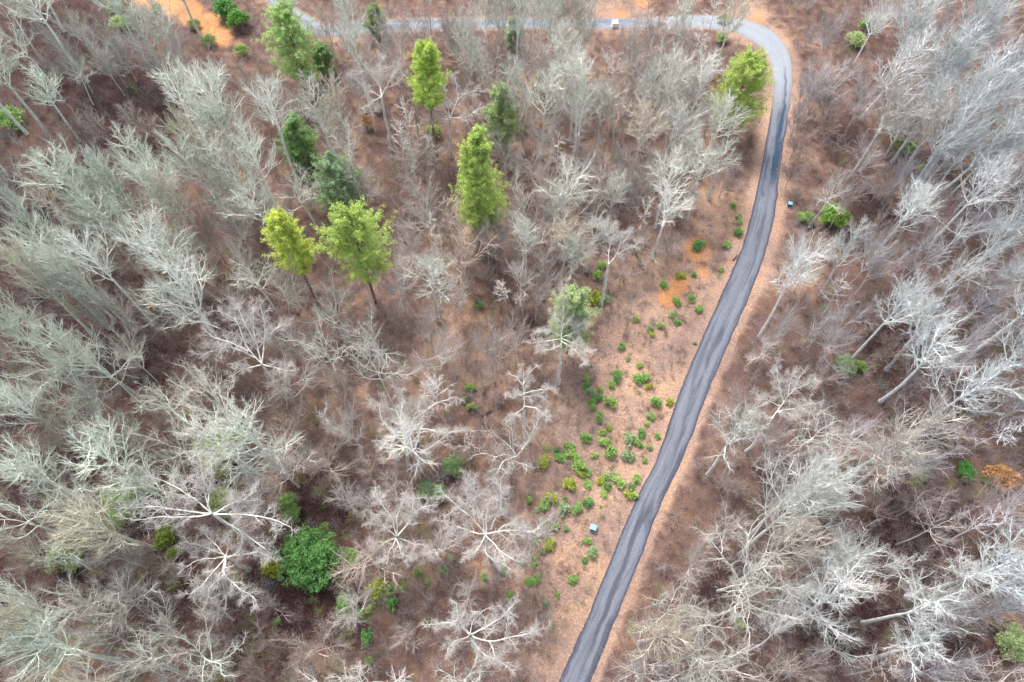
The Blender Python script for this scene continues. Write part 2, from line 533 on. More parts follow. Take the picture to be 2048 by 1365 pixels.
# bend painted paler for sky sheen and grit; far stretch in two greys
far = N.new('ShaderNodeMapRange'); far.interpolation_type = 'SMOOTHSTEP'
L.new(sep.outputs[1], far.inputs[0]); far.inputs[1].default_value = S_BEND - 26; far.inputs[2].default_value = S_BEND - 8
c = mix(N, L, c, (.265, .29, .315), mix(N, L, 0.0, .70, far.outputs[0]))
away = N.new('ShaderNodeMapRange'); away.interpolation_type = 'SMOOTHSTEP'
L.new(sep.outputs[1], away.inputs[0]); away.inputs[1].default_value = S_BEND + 18; away.inputs[2].default_value = S_BEND + 34
c = mix(N, L, c, mix(N, L, (.10, .115, .145), (.20, .215, .235), ramp(N, L, patch.outputs[0], [(.4, 0), (.6, 1)]).outputs[0]), mix(N, L, 0.0, .85, away.outputs[0]))
# long wet patch below the bend, blue reflection painted in, leaves blown onto the edges
for u0, u1, v0, v1, k0 in ((.74, 1.02, cum[10] + 7, cum[13] - 2, .95), (.78, .92, cum[12], cum[14] + 1, .7), (.40, .50, cum[10] - 6, cum[11] + 4, .5)):
    k_ = mix(N, L, 0.0, window(wu.outputs[0], u0, u1, .06), window(sep.outputs[1], v0, v1, 3.0))
    c = mix(N, L, c, (.02, .047, .085), mix(N, L, 0.0, k0, k_))
lf = ramp(N, L, noise(N, L, 4.5, 2, .8, N.new('ShaderNodeNewGeometry').outputs['Position']).outputs[0], [(.60, 0), (.66, 1)]).outputs[0]
ed = ramp(N, L, sep.outputs[0], [(.0, 1), (.13, .12), (.5, .04), (.87, .12), (1.0, 1)]).outputs[0]
c = mix(N, L, c, (.30, .19, .13), mix(N, L, 0.0, lf, ed))
gr = ramp(N, L, grain.outputs[0], [(.3, .7), (.7, 1.3)]).outputs[0]
c = mix(N, L, c, gr, 1.0, 'MULTIPLY')
L.new(c, b.inputs['Base Color'])
rr_ = ramp(N, L, streak.outputs[0], [(.3, .7), (.7, .85)]).outputs[0]
L.new(rr_, b.inputs['Roughness'])
V, Q, T = road_mesh()
road = put('road', make_mesh('road', V, Q, m, uvs=T))
tag(road, 'narrow worn grey asphalt road bending through the forest', None, None, 'structure')
M_ROAD = m

# ------------------------------------------------------------------ leaf-bearing plants
def leaf_tris(rng, C, Nrm, size, n_per, spread, jitter):
    """n_per small triangles round each clump centre C, facing roughly along Nrm"""
    k = len(C)
    c = np.repeat(C, n_per, 0) + rng.normal(0, 1, (k * n_per, 3)) * spread
    d = np.repeat(Nrm, n_per, 0) + rng.normal(0, jitter, (k * n_per, 3))
    d, U, W = frames(d)
    a = rng.random(len(c)) * 6.28
    X = U * np.cos(a)[:, None] + W * np.sin(a)[:, None]
    Y = np.cross(d, X)
    s = size * rng.uniform(.6, 1.3, len(c))[:, None]
    V = np.stack([c - X * s * .5, c + X * s * .5 + Y * s * .12, c + Y * s * .95 + d * s * .25], 1).reshape(-1, 3)
    return V, np.arange(len(c) * 3).reshape(-1, 3)

def tri_tone(rng, nv, lo, hi):
    t = np.repeat(rng.uniform(lo, hi, nv // 3), 3)
    w = np.repeat(rng.uniform(-.06, .10, nv // 3), 3)
    return np.stack([t * (1 + w), t, t * (1 - w), np.ones(nv)], 1)

def pine_meshes(rng, h, rad, low=.12, name='pine', wide=1.0):
    """white pine: whorls of limbs with upturned sprays of needles"""
    P, Rr = grow(rng, np.zeros((1, 3)), np.array([[0, 0, 1.0]]), np.array([h * .97]), np.array([.012 * h]), 12, .012, .05, .12)
    wood = [tubes(P, Rr, 7)]
    K = len(P[0]) - 1
    zs = np.arange(low * h, h * .97, .62)
    st, dr, ln = [], [], []
    for z in zs:
        t = z / (h * .97)
        x = min(t * K, K - 1e-6)
        i = int(x)
        c = P[0, i] + (P[0, i + 1] - P[0, i]) * (x - i)
        u = (z / h - low) / (1 - low)
        prof = rad * 1.3 * np.clip((1.04 - u) ** .55, .05, 1) * min(1, .55 + u * 1.6)
        for q in range(rng.integers(5, 8)):
            a = rng.random() * 6.28
            e = rng.normal(.15 + .5 * u, .15)
            st.append(c)
            dr.append((math.cos(a) * math.cos(e), math.sin(a) * math.cos(e), math.sin(e)))
            ln.append(prof * rng.uniform(.5, 1.18))
    st, dr, ln = np.array(st), np.array(dr), np.array(ln)
    B, Br = grow(rng, st, dr, ln, np.clip(ln * .014, .015, .09), 4, .07, .06, .3)
    wood.append(tubes(B, Br, 4))
    p, dd, t, rr = spawn(rng, B, Br, 7, .28, 1, 48, 14)
    l2 = np.repeat(ln, 7) * .26 * rng.uniform(.6, 1.3, len(p)) + .12
    C2, Cr = grow(rng, p, dd, l2, np.full(len(p), .012), 2, .12, .14, .5)
    wood.append(tubes(C2, Cr, 3))
    cen = np.concatenate([C2[:, 1], C2[:, 2], B[:, 4]])
    out = cen - np.stack([np.interp(cen[:, 2], P[0, :, 2], P[0, :, 0]), np.interp(cen[:, 2], P[0, :, 2], P[0, :, 1]), cen[:, 2]], 1)
    out /= np.maximum(np.linalg.norm(out, axis=1, keepdims=True), .1)
    nr = out * .5 + np.array([0, 0, .9])
    V, T = leaf_tris(rng, cen, nr, .155, 28, .16, .85)
    col = tri_tone(rng, len(V), .72, 1.3)
    trunk = make_mesh(name + '_trunk', *join(wood), M_BARK)
    crown = make_mesh(name + '_crown', V, T, M_NEEDLE, col, smooth=False)
    return trunk, crown

def bushy_meshes(rng, h, rad, leaf, n_lobe, n_clump, n_per, name, mat_=None, base=.0, flat=1.0):
    """bush or low evergreen: many leaf clumps over an uneven set of lobes, gaps between"""
    a = rng.random(n_lobe) * 6.28
    q = np.sqrt(rng.random(n_lobe)) * rad * .78
    zc = base + (h - base) * (1 - .62 * (q / rad) ** 1.5) * rng.uniform(.55, .92, n_lobe)
    Cc = np.stack([np.cos(a) * q, np.sin(a) * q, zc], 1)
    lr = rad * rng.uniform(.20, .42, n_lobe)
    dirs = rng.normal(0, 1, (n_lobe * n_clump, 3))
    dirs[:, 2] = np.abs(dirs[:, 2]) * 1.1 - .25
    dirs /= np.linalg.norm(dirs, axis=1, keepdims=True)
    cen = np.repeat(Cc, n_clump, 0) + dirs * np.repeat(lr, n_clump)[:, None] * rng.uniform(.55, 1.08, (len(dirs), 1)) * np.array([1, 1, .8 * flat])
    cen[:, 2] = np.maximum(cen[:, 2], .05)
    V, T = leaf_tris(rng, cen, dirs * .7 + np.array([0, 0, .55]), leaf, n_per, leaf * .75, .6)
    col = tri_tone(rng, len(V), .68, 1.32)
    st = np.zeros((n_lobe, 3)) + rng.normal(0, .06 * rad, (n_lobe, 3)) * np.array([1, 1, 0])
    dl = Cc - st
    ll = np.linalg.norm(dl, axis=1)
    P, Rr = grow(rng, st, dl / ll[:, None], ll, np.full(n_lobe, .012 * rad + .012), 4, .06, .02, .4)
    stem = make_mesh(name + '_stem', *tubes(P, Rr, 5), M_BARK)
    crown = make_mesh(name + '_foliage', V, T, mat_ or M_LEAF, col, smooth=False)
    return stem, crown

# ------------------------------------------------------------------ what stands where (read off the photograph, tile by tile)
TILE = 0.34213
TILES = {  # origin of each tile in the photograph; entries are in tile pixels
'A': (0, 0), 'B': (680, 0), 'C': (1348, 0), 'D': (0, 450), 'E': (680, 450), 'G': (1348, 450), 'H': (0, 898), 'I': (680, 898), 'J': (1348, 898)}
# d = foot and crown centre seen, b = foot seen, c = crown centre seen; kind; pixels; crown width [; height]
TREES = {
'A': """b P 290 800 300;b P 160 785 250;d P 470 830 250 500 260;d O 545 612 440 480 250;d P 985 490 800 160 290;d P 1060 450 880 90 250;b P 1190 250 240
b P 380 190 230;d F 800 480 680 240 200;d F 750 520 610 310 220;c F 600 160 200;c F 260 160 120;c F 370 280 180;c F 430 120 200;c F 540 250 180;c O 60 150 250;c K 250 330 200
c F 1000 170 250;c F 860 290 230;c F 1060 300 200;d F 1540 700 1390 420 290;c K 1200 330 190;c K 1230 440 150;c P 1250 560 330;c P 1300 700 300;c P 1120 650 220;c P 880 900 260;c P 1080 800 230
c P 700 1050 280;c P 560 1100 260;c P 850 1130 320;c P 1000 1170 280;c P 1180 950 280;c P 1350 900 300;c P 1480 900 260;c P 450 1150 220;c P 640 1270 280;c P 1560 620 250;c F 1650 560 220
d P 1960 960 1710 760 270;d P 1930 900 1850 540 250;d O 1860 1350 1790 1050 330;d P 1490 1365 1400 1050 300;c K 900 720 300;c K 560 690 200;c K 540 850 150;c K 300 840 250;c K 230 950 230;c F 200 1070 280;c P 150 1280 220;c K 700 890 130;c P 1950 620 220
b P 60 1040 200;c F 1480 560 240;c K 740 640 200;c K 420 690 160""",
'B': """d P 535 210 560 90 170;c F 720 100 220;d F 770 300 840 90 240;c P 930 80 190;d P 1125 310 1120 110 240;d P 1240 260 1240 80 130;d P 1350 480 1390 110 250;d S 1850 410 1860 180 190;d P 1940 340 1940 100 210;c F 2030 200 200;c F 1990 330 200
d O 1590 540 1600 330 340;c F 140 230 190;c F 900 340 280;c F 960 270 180;d O 865 620 840 480 170;c F 740 440 150;d P 1220 820 1190 450 290;d P 1380 1000 1360 620 190
d P 1500 940 1510 600 160;d P 1580 980 1620 640 260;d F 1810 920 1840 560 170;d P 1900 880 2000 600 270;d S 1455 960 1455 740 110;d O 515 1070 480 790 290;d O 120 1150 50 770 230;d S 210 780 180 620 130;d K 340 1280 350 1050 260
b S 590 1110 120;c F 1000 1020 250;d F 1170 1365 1190 900 250;c F 970 810 210;c K 1080 720 160;d O 1090 1420 1110 1180 260;d P 1310 1500 1320 1200 270;d F 1490 1300 1500 1080 300;d P 1560 1340 1650 1150 260;c F 1640 850 190;d P 1900 1130 1980 950 280
d F 510 1400 500 1220 250;c F 380 1330 210;c K 640 1310 190;c F 960 1260 230;c F 1800 1010 220;c F 1700 560 210;c K 1290 640 180;c F 60 420 200;c F 420 560 200;c F 300 250 200;c F 640 60 200;c P 1010 70 180;c P 1180 60 160;c F 1300 150 200;c P 1430 110 150;c F 1740 100 200;c P 1270 40 150;c F 60 150 200;c F 330 120 190;c F 650 110 180;c F 480 130 170;c P 860 60 170;c F 420 80 200;c F 220 90 200;c P 60 80 200;c F 800 180 220;c F 1080 210 200;c F 1720 230 200""",
'C': """d P 220 470 230 80 210;d S 120 430 100 180 130;d P 20 800 100 600 230;d P 140 1050 215 690 220;b P 200 1160 220 16;d P 0 1060 130 900 250;c K 320 1010 210;d K 755 300 760 190 160;c F 900 360 230;c F 830 450 210
c F 960 440 210;c F 960 100 190;d P 1050 380 1190 130 230;d P 1210 510 1420 180 280;d P 1225 515 1530 130 270;c F 1640 90 250;c P 1760 60 250;c P 1800 180 270;c P 1560 310 330;c P 1700 340 300;c F 1450 420 300;d F 1230 920 1380 560 300
d P 1280 940 1540 580 300;c P 1850 460 330;c P 1780 640 300;c P 1920 600 260;d P 1265 1140 1480 730 280;c P 1650 760 260;c P 1850 760 280;c F 1950 900 260;c O 1980 1060 220;b S 1970 240 150;d K 830 820 900 640 220;c K 980 580 200;c K 1100 790 260
d F 1040 1080 1110 950 230;d O 790 1330 880 1080 290;c F 1060 1090 190;c K 1230 1060 190;c F 1420 900 220;b P 1450 1215 200 22;b P 1365 1190 190 20;b P 1600 1160 190 18;c O 1760 1270 260;c F 1240 1310 220;c F 1900 1200 220;b P 1640 1240 210 24;c F 1560 1330 200;c P 1980 1320 240
c K 750 780 200;c K 720 960 170;c K 690 640 160""",
'D': """c P 240 100 300;c P 130 260 260;c O 100 430 270;c P 330 200 260;c P 440 260 240;c F 480 430 210;d P 905 590 620 150 260;d P 1240 610 860 180 330;d P 1200 430 1000 110 240;d O 1310 440 1150 130 260;c F 1350 150 200;d O 1620 520 1490 250 300;d O 1720 600 1570 370 250
d O 1860 640 1740 330 270;c F 610 390 220;d P 640 610 390 320 230;c O 1880 690 210;c F 1700 650 210;d F 2040 680 1980 500 200;c F 1960 330 200;c O 550 800 380;c P 400 640 300;c O 150 720 300;c O 130 870 260;d O 490 1230 230 1060 310;c F 470 1050 280
c O 420 880 220;d O 1130 1200 880 1010 340;d O 1480 1340 1190 1040 340;c F 680 680 200;c F 1660 1150 340 13;b D 1900 1190 130 9;d F 2010 1280 1990 1150 190;c F 640 1170 260;c O 920 1180 230;c F 200 1180 250;c S 1150 890 140;c F 480 1180 210;c P 50 620 220;c F 1950 820 240
d F 2000 1050 1920 930 210;c P 60 1000 240;c K 1040 560 220 8;c K 1400 900 200 8;c K 60 1250 260""",
'E': """d F 460 290 440 130 290;d O 320 915 280 540 370;d O 320 1075 230 780 330;c F 490 500 240;d F 595 920 590 700 310;d O 80 700 30 410 220;d F 710 540 690 350 170;d S 975 500 950 370 160;d F 1140 560 1150 380 260;d P 1085 360 1090 90 220;d P 1280 360 1310 80 280
d P 1310 440 1340 180 280;d P 1440 280 1470 60 230;d F 1750 230 1850 80 300;d D 950 860 990 690 220;c F 890 690 190;d O 990 1480 980 1180 280;c S 540 940 190;d F 990 330 990 120 170;b S 650 170 120;b S 725 190 120
b S 610 290 120;b S 545 210 120;c F 1030 600 190;c K 1180 770 220;c K 1190 1100 180;c F 40 1150 220;c K 860 250 200 7;c K 1650 250 230 6;c K 1960 40 220 9""",
'G': """d O 600 1400 860 1190 390;c F 1090 1160 300;c O 1000 1330 350;d O 700 380 870 130 290;b P 850 415 200 21;d F 1030 350 1200 70 260;c F 1250 160 230;c F 1530 90 260;d O 1460 420 1840 90 340;d O 1440 590 1800 350 240;d F 1500 850 1780 600 270;d P 1735 950 1980 640 290
b P 1760 940 260 24;d P 1810 480 1960 240 240;d F 760 740 890 560 230;d S 770 750 850 600 160;d F 830 820 980 650 220;d F 480 800 560 690 210;c K 380 1000 200;d F 790 960 970 900 210;c K 1420 930 210;c K 1580 1050 190;c F 760 80 220;c F 1040 560 190;c K 1300 690 220
b F 1810 1110 200 15;b F 1850 1165 210 15;b S 1920 1240 170 16;c F 690 510 200;c F 1700 760 210;c F 2030 190 220;c K 1750 1180 230;c K 1150 480 200""",
'H': """d O 690 530 340 270 480;c O 60 340 240;c F 1450 270 350 12;d O 560 720 290 660 360;c F 660 860 390 12;c F 1190 930 340 14;c F 1770 1170 370 14;d P 700 1240 320 1080 480;b O 540 1302 360 22;c K 850 580 170;c O 770 1260 210;c O 1040 1260 190;c F 900 1300 250
c O 500 1340 260;c K 1530 890 210;c F 1970 230 200;c F 60 590 230;c P 80 1010 250;c K 1400 1280 220;c K 1500 1110 200;c P 20 880 230;c K 1250 1150 260 6;c K 950 720 200 6;c O 40 1180 240""",
'I': """d F 205 195 130 80 170;c F 60 250 150;c O 690 1300 430;c F 740 830 220 9;c O 120 1320 220;c K 1150 880 180;c K 1150 970 180;c S 350 1330 180;c K 1040 1200 200;c F 300 220 260;b D 760 60 130 10;c K 230 1150 210;c K 420 1080 200 5;c K 1560 1280 150 4""",
'J': """c P 960 320 340;c O 1000 90 360;d P 430 520 840 300 360;d P 380 620 800 450 350;d P 350 790 1040 540 330;d O 260 830 960 680 430;c O 1180 560 220;c F 330 430 290 13;c F 170 650 240;c O 100 860 260;c O 250 960 310;c O 480 850 300;c O 680 1100 330;d O 830 1190 970 1050 350;d P 1165 1225 1430 1130 380
d O 1230 770 1400 660 330;d P 1355 870 1780 490 420;d P 1465 875 1740 650 300;d O 1300 560 1530 360 330;b P 1710 885 280 25;d F 1275 1340 1650 1240 370;c O 1960 1320 260;c F 850 1310 250;c O 220 1290 270;c O 620 1270 240;b F 1565 990 200 18;b P 1620 1060 220 20;c O 130 1190 220
c F 1950 260 220;c O 300 1340 250;d S 1090 910 1200 860 160;c F 1560 250 240;c F 660 220 260;c K 950 170 220;c K 1240 300 240;c K 330 200 200 6""",
}
PLANT = {}

def parse():
    out = []
    for tile, txt in TREES.items():
        ox, oy = TILES[tile]
        for e in txt.replace('\n', ';').split(';'):
            w = e.split()
            mode, kind = w[0], w[1]
            v = [float(q) for q in w[2:]]
            fx = lambda a: ox + a * TILE
            fy = lambda a: oy + a * TILE
            dh = {'O': 22, 'P': 25, 'F': 16, 'K': 9, 'S': 15, 'D': 12}[kind]
            lo, hi = {'O': (11, 28), 'P': (14, 30), 'F': (9, 24), 'K': (5, 13), 'S': (9, 21), 'D': (7, 20)}[kind]
            if mode == 'd':
                base = on_plane(fx(v[0]), fy(v[1]))
                h = height_from(base, fx(v[2]), fy(v[3])) / .72
                h = min(max(h, lo), hi)
                w_px = v[4] * TILE
            else:
                h = v[3] if len(v) > 3 else dh * R.uniform(.9, 1.1)
                w_px = v[2] * TILE
                if mode == 'b':
                    base = on_plane(fx(v[0]), fy(v[1]))
                else:
                    base = on_plane(fx(v[0]), fy(v[1]), .72 * h)
            base[2] = 0
            top = base + np.array([0, 0, .72 * h])
            wm = w_px / px_per_m(top)
            out.append((kind, base, h, wm))
    # the trees between those: fill the forest where no crown stands yet
    rng = np.random.default_rng(21)
    cen = [tuple(project(b_ + np.array([0, 0, .72 * h_]))[0, :2]) for _, b_, h_, _ in out]
    green = [(937, 370, 85), (708, 490, 95), (570, 470, 75), (850, 140, 60), (1488, 180, 80), (575, 90, 80), (1143, 650, 80), (1003, 230, 50), (612, 1117, 110), (590, 290, 45), (655, 370, 70), (250, 230, 110), (1672, 430, 50), (1762, 775, 60), (1815, 290, 50), (1860, 1040, 90), (290, 720, 60), (620, 1000, 90), (790, 1190, 90), (1470, 1000, 120), (1490, 60, 75), (1400, 45, 45), (1229, 45, 85), (1110, 950, 110), (1500, 250, 70), (1450, 1200, 90), (1620, 330, 60)]
    heads = [(975, 1060), (253, 1000), (335, 1085), (875, 985), (904, 930), (1615, 438), (1722, 732), (1690, 730), (1933, 942), (2012, 952), (2030, 1288), (15, 232), (1981, 1226), (127, 1112), (640, 140), (470, 30), (1720, 60), (440, 1000), (440, 1110), (490, 660), (815, 1000), (1120, 660), (1050, 790), (1225, 490), (940, 1270), (795, 1040), (900, 200), (760, 150), (1580, 790)]
    n_add = 0
    for _ in range(6000):
        u, v = rng.uniform(-20, 2070), rng.uniform(-10, 1370)
        if any(np.hypot(u - a, v - b_) < r_ for a, b_, r_ in green):
            continue
        gpt = on_plane(u, v)
        if road_distance(gpt[:1], gpt[1:2])[0] < (5 if v > 95 else -9):
            continue
        if any(a * math.exp(-((u - x) ** 2 + (v - y) ** 2) / (r_ * r_)) > .42 for x, y, r_, a in TAN[:10]):
            continue
        mid = 780 < u < 1500 and v < 560
        gap = 31 + .018 * v if mid else 46 + .02 * v if u > 1600 else 50 + .02 * v
        if 660 < u < 1130 and v > 560:
            gap = 105
        if any(np.hypot(u - a, v - b_) < gap for a, b_ in cen) or any(np.hypot(u - a, v - b_) < 75 for a, b_ in heads):
            continue
        kind = rng.choice(['P', 'F', 'S'], p=[.42, .40, .18] if mid else [.35, .55, .10])
        h = {'P': 23, 'F': 16, 'S': 15}[kind] * rng.uniform(.8, 1.1)
        base = on_plane(u, v, .72 * h)
        if road_distance(base[:1], base[1:2])[0] < 2.5:
            continue
        base[2] = 0
        cen.append((u, v))
        out.append((kind, base, h, {'P': 8.0, 'F': 7.5, 'S': 4.0}[kind] * rng.uniform(.8, 1.2)))
        n_add += 1
        if n_add >= 185:
            break
    print('filled', n_add)
    return out

# a bare prototype of each kind in several growths; every tree is a copy of one, turned and scaled
N_PROTO = {'O': 9, 'P': 7, 'F': 6, 'K': 5, 'S': 3, 'D': 3}
PROTO = {}
for kind, n in N_PROTO.items():
    for k in range(n):
        rng = np.random.default_rng(100 * ord(kind) + k)
        (tv, tq), (cv, cq) = bare_skeleton(rng, kind)
        hh = cv[:, 2].max()
        cx, cy = cv[:, 0].mean(), cv[:, 1].mean()
        wd = 2 * np.percentile(np.hypot(cv[:, 0] - cx, cv[:, 1] - cy), 93)
        PROTO.setdefault(kind, []).append((make_mesh('bare_trunk', tv, tq, M_BARK), make_mesh('bare_crown', cv, cq, M_TWIG), hh, wd))

TINT = {  # bark tint (albedo) by kind
    'O': (.69, .69, .62), 'P': (.68, .70, .63), 'F': (.59, .555, .525), 'K': (.42, .36, .335), 'S': (.60, .575, .54), 'D': (.80, .79, .74)}
LOOK = {'O': ('crooked spreading bare tree', 'bare tree'), 'P': ('tall upswept bare tree', 'bare tree'),
        'F': ('fine twigged grey tree', 'bare tree'), 'K': ('low brownish sapling', 'young tree'),
        'S': ('thin bare pole', 'young tree'), 'D': ('small dead white tree', 'dead tree')}
NAME = {'O': 'spreading_tree', 'P': 'tall_bare_tree', 'F': 'twiggy_tree', 'K': 'young_tree', 'S': 'pole_tree', 'D': 'dead_tree'}
GROUP = {'O': 'spreading leafless trees', 'P': 'tall leafless trees', 'F': 'fine twigged leafless trees', 'K': 'young understorey trees', 'S': 'thin pole trees', 'D': 'dead white trees'}
PLACED = []   # (object, look, pixel of its crown, pool)
n_of = {}
for kind, base, h, wm in parse():
    if road_distance(np.array([base[0]]), np.array([base[1]]))[0] < 1.0:
        sgn = base[:2] - RM[np.argmin(np.hypot(RM[:, 0] - base[0], RM[:, 1] - base[1]))]
        base[:2] = base[:2] + sgn / (np.linalg.norm(sgn) + 1e-6) * 2.0
    k = n_of.get(kind, 0)
    n_of[kind] = k + 1
    tm, cm, hh, wd = PROTO[kind][k % N_PROTO[kind]]
    z = float(ground_z(np.array([base[0]]), np.array([base[1]]))[0]) - .08
    root = bpy.data.objects.new(NAME[kind], None)
    root.empty_display_size = .5
    COL.objects.link(root)
    root.location = (base[0], base[1], z)
    sz = h / hh
    sxy = min(max(wm / wd, .62 * sz), 1.55 * sz)
    root.scale = (sxy, sxy, sz)
    root.rotation_euler = (R.normal(0, .03), R.normal(0, .03), R.random() * 6.28)
    u, v, _ = project(base + np.array([0, 0, .72 * h]))[0]
    t = np.array(TINT[kind])
    f_left = np.clip((700 - u) / 600, 0, 1)
    f_right = np.clip((u - 1400) / 500, 0, 1)
    t = t * (1 + f_left * np.array([-.07, .02, -.03]) + f_right * np.array([-.06, -.02, .09])) * R.uniform(.78, 1.15)
    if R.random() < (.10 if kind in 'OP' else .28):
        t = t * np.array([.84, .755, .70])
    for nm, me, q in (('trunk', tm, 1.0), ('crown', cm, 1.0)):
        o = put(nm, me, root)
        tt = np.minimum(t * (np.array([.88, .84, .815]) if nm == 'crown' else 1.2), .88)
        o.color = (*tt, 1)
    tag(root, None, LOOK[kind][1], GROUP[kind])
    PLACED.append((root, LOOK[kind][0], (u, v), 'tree'))


# trees whose limbs can be followed in the photograph: foot, fork, then each limb as it forks off
HEROES = [
('Z', (838, 1150), (750, 805), 'star-shaped white tree with long limbs spreading flat from one fork', ['750 805 610 640 500 530 390 460 320 370 235 270', '610 640 612 520 580 400 535 300 520 200 510 90', '745 795 720 620 650 470 600 320 600 170', '765 790 765 600 780 420 860 300', '830 745 900 590 960 500 970 350 950 220 960 90', '750 805 850 800 940 760 1080 755 1250 765 1370 785 1470 760 1540 690', '930 760 990 690 1080 665 1190 690 1300 760', '750 805 680 810 520 750 400 710 300 705 190 670', '755 815 790 850 880 940 980 1060 1100 1130 1220 1200', '770 930 730 1030 800 1110 870 1180 1000 1210 1110 1290', '755 815 680 970 600 1080 530 1110']),
('H', (1450, 525), (1240, 378), 'widest spreading white tree at lower left with limbs over pale green bushes', ['1240 378 1200 270 1180 130 1170 60', '1215 340 1225 230 1240 100 1240 50', '1240 378 1150 300 1060 240 960 190 890 160', '1235 378 1130 370 1000 350 900 330 790 345', '1230 380 1120 400 980 395 860 405 780 415', '1250 378 1350 320 1440 290 1490 240', '1250 382 1400 385 1550 395 1640 430 1700 460', '1330 385 1385 340 1380 280', '1290 410 1390 470 1480 530 1540 580']),
('H', (1455, 705), (1320, 630), 'white many-limbed tree just left of the glossy dark green bush', ['1320 630 1260 560 1200 500 1170 450', '1320 625 1240 590 1150 560 1080 550', '1315 632 1220 640 1130 660 1080 700', '1318 635 1260 700 1210 760 1180 800 1120 840', '1325 632 1430 620 1520 605 1590 640', '1318 635 1310 740 1240 790 1210 860', '1318 635 1300 720 1350 780 1450 850 1500 880', '1322 628 1340 540 1330 490', '1330 640 1400 600 1420 540']),
('D', (1664, 1000), (1530, 812), 'pale crooked tree with wide low limb left of centre', ['1530 812 1500 700 1480 590 1480 480', '1525 806 1440 720 1410 620 1360 530 1270 510', '1500 780 1430 740 1330 710 1230 740 1195 760', '1450 740 1350 690 1250 660 1200 625', '1530 812 1550 650 1545 560 1520 470', '1535 815 1620 840 1710 860', '1525 820 1430 840 1340 890', '1510 720 1580 640 1660 570', '1500 700 1420 560 1390 470']),
('E', (405, 1420), (380, 1290), 'white tree with one long looping limb toward the right, lower middle', ['380 1290 395 1200 420 1140 480 1100 560 1040 660 1010', '395 1210 480 1190 540 1200 600 1220 690 1210', '382 1292 420 1330 480 1330 560 1280 640 1215', '378 1285 300 1200 240 1140 230 1040', '378 1280 350 1150 330 1080 200 1050', '385 1250 400 1100 370 1010 330 960', '430 1130 490 1000 520 930', '375 1290 300 1290 230 1280', '378 1300 330 1360 250 1370']),
('E', (1275, 925), (1292, 720), 'straight bare white tree standing in front of the pale green pine', ['1292 720 1296 650 1305 560 1312 470 1300 410', '1295 660 1350 640 1420 570', '1295 665 1370 690 1450 740', '1294 680 1360 720 1425 800', '1295 655 1230 620 1150 620', '1294 665 1220 680 1130 690', '1292 700 1240 730 1170 740', '1302 590 1360 540 1420 520', '1303 570 1250 540 1220 500']),
('E', (1080, 1245), (1076, 1070), 'slim bare white tree with level side limbs at the edge of the clearing', ['1076 1070 1073 930 1072 860', '1074 985 1150 965 1230 955', '1074 990 1010 1010 965 1000', '1075 1060 1140 1070 1200 1120', '1075 1068 1020 1110 980 1150', '1073 930 1110 860 1150 820', '1073 940 1030 890 990 870', '1074 1010 1130 1000 1180 1010']),
('E', (1525, 472), (1570, 232), 'clean white forked trunk beside a dark bush, right of the forest middle', ['1570 232 1570 160 1580 110 1555 50 1540 0', '1572 230 1620 170 1640 110 1650 60', '1620 170 1680 140 1740 105', '1570 150 1600 60 1590 0', '1560 60 1510 20 1490 -20', '1635 120 1680 70 1700 40']),
('I', (800, 1180), (760, 1092), 'pale wide spreading tree near the bottom edge with a long right limb', ['760 1092 700 1040 620 1010 550 1030', '755 1080 690 1000 680 920', '765 1085 850 1040 930 1000 1000 930', '768 1095 890 1130 1000 1100 1100 1080 1160 1060', '762 1100 820 1190 900 1230 980 1270', '880 1128 900 1200 930 1240', '752 1095 680 1120 620 1180', '758 1085 780 1000 850 940']),
('I', (385, 625), (332, 512), 'round-crowned white tree left of the dark bushes, lower middle', ['332 512 310 410 240 320 210 260', '332 505 330 400 370 300', '338 510 400 430 460 350 530 330', '340 520 420 550 500 570 540 610', '325 520 250 560 160 570', '328 525 280 620 270 680', '325 510 250 450 170 430', '340 500 420 420 430 260', '330 525 360 610 420 640']),
('B', (650, 920), (641, 692), 'forked pale tree beside the slim grey-green pine', ['641 692 570 580 520 480', '641 685 620 600 610 500', '645 688 690 580 740 550 800 530', '645 692 740 690 820 630', '638 692 560 650 480 580', '690 580 680 500 670 440', '640 700 560 690 500 700']),
('B', (300, 882), (243, 565), 'tall pale forked tree between the large light green pine and the small-topped pine', ['243 565 220 470 180 400 80 440', '242 560 230 430 240 330', '245 560 290 470 350 380', '240 568 150 520 80 450', '228 500 170 420 130 370', '260 520 320 500 380 440', '242 570 190 590 130 640']),
('G', (425, 1328), (560, 1152), 'leaning white tree with a bare pale foot right of the lower road', ['560 1152 640 1040 700 960 740 880', '640 1040 610 930 600 830', '665 1005 680 900 720 850', '605 1090 720 1070 820 1040', '575 1130 500 1120 460 1090', '625 1060 530 1020 490 1000', '560 1160 480 1190 450 1200', '700 960 770 940 830 900', '600 1095 660 1100 700 1130']),
]
ZOOM = {'Z': (860, 950, 250 / 1706)}
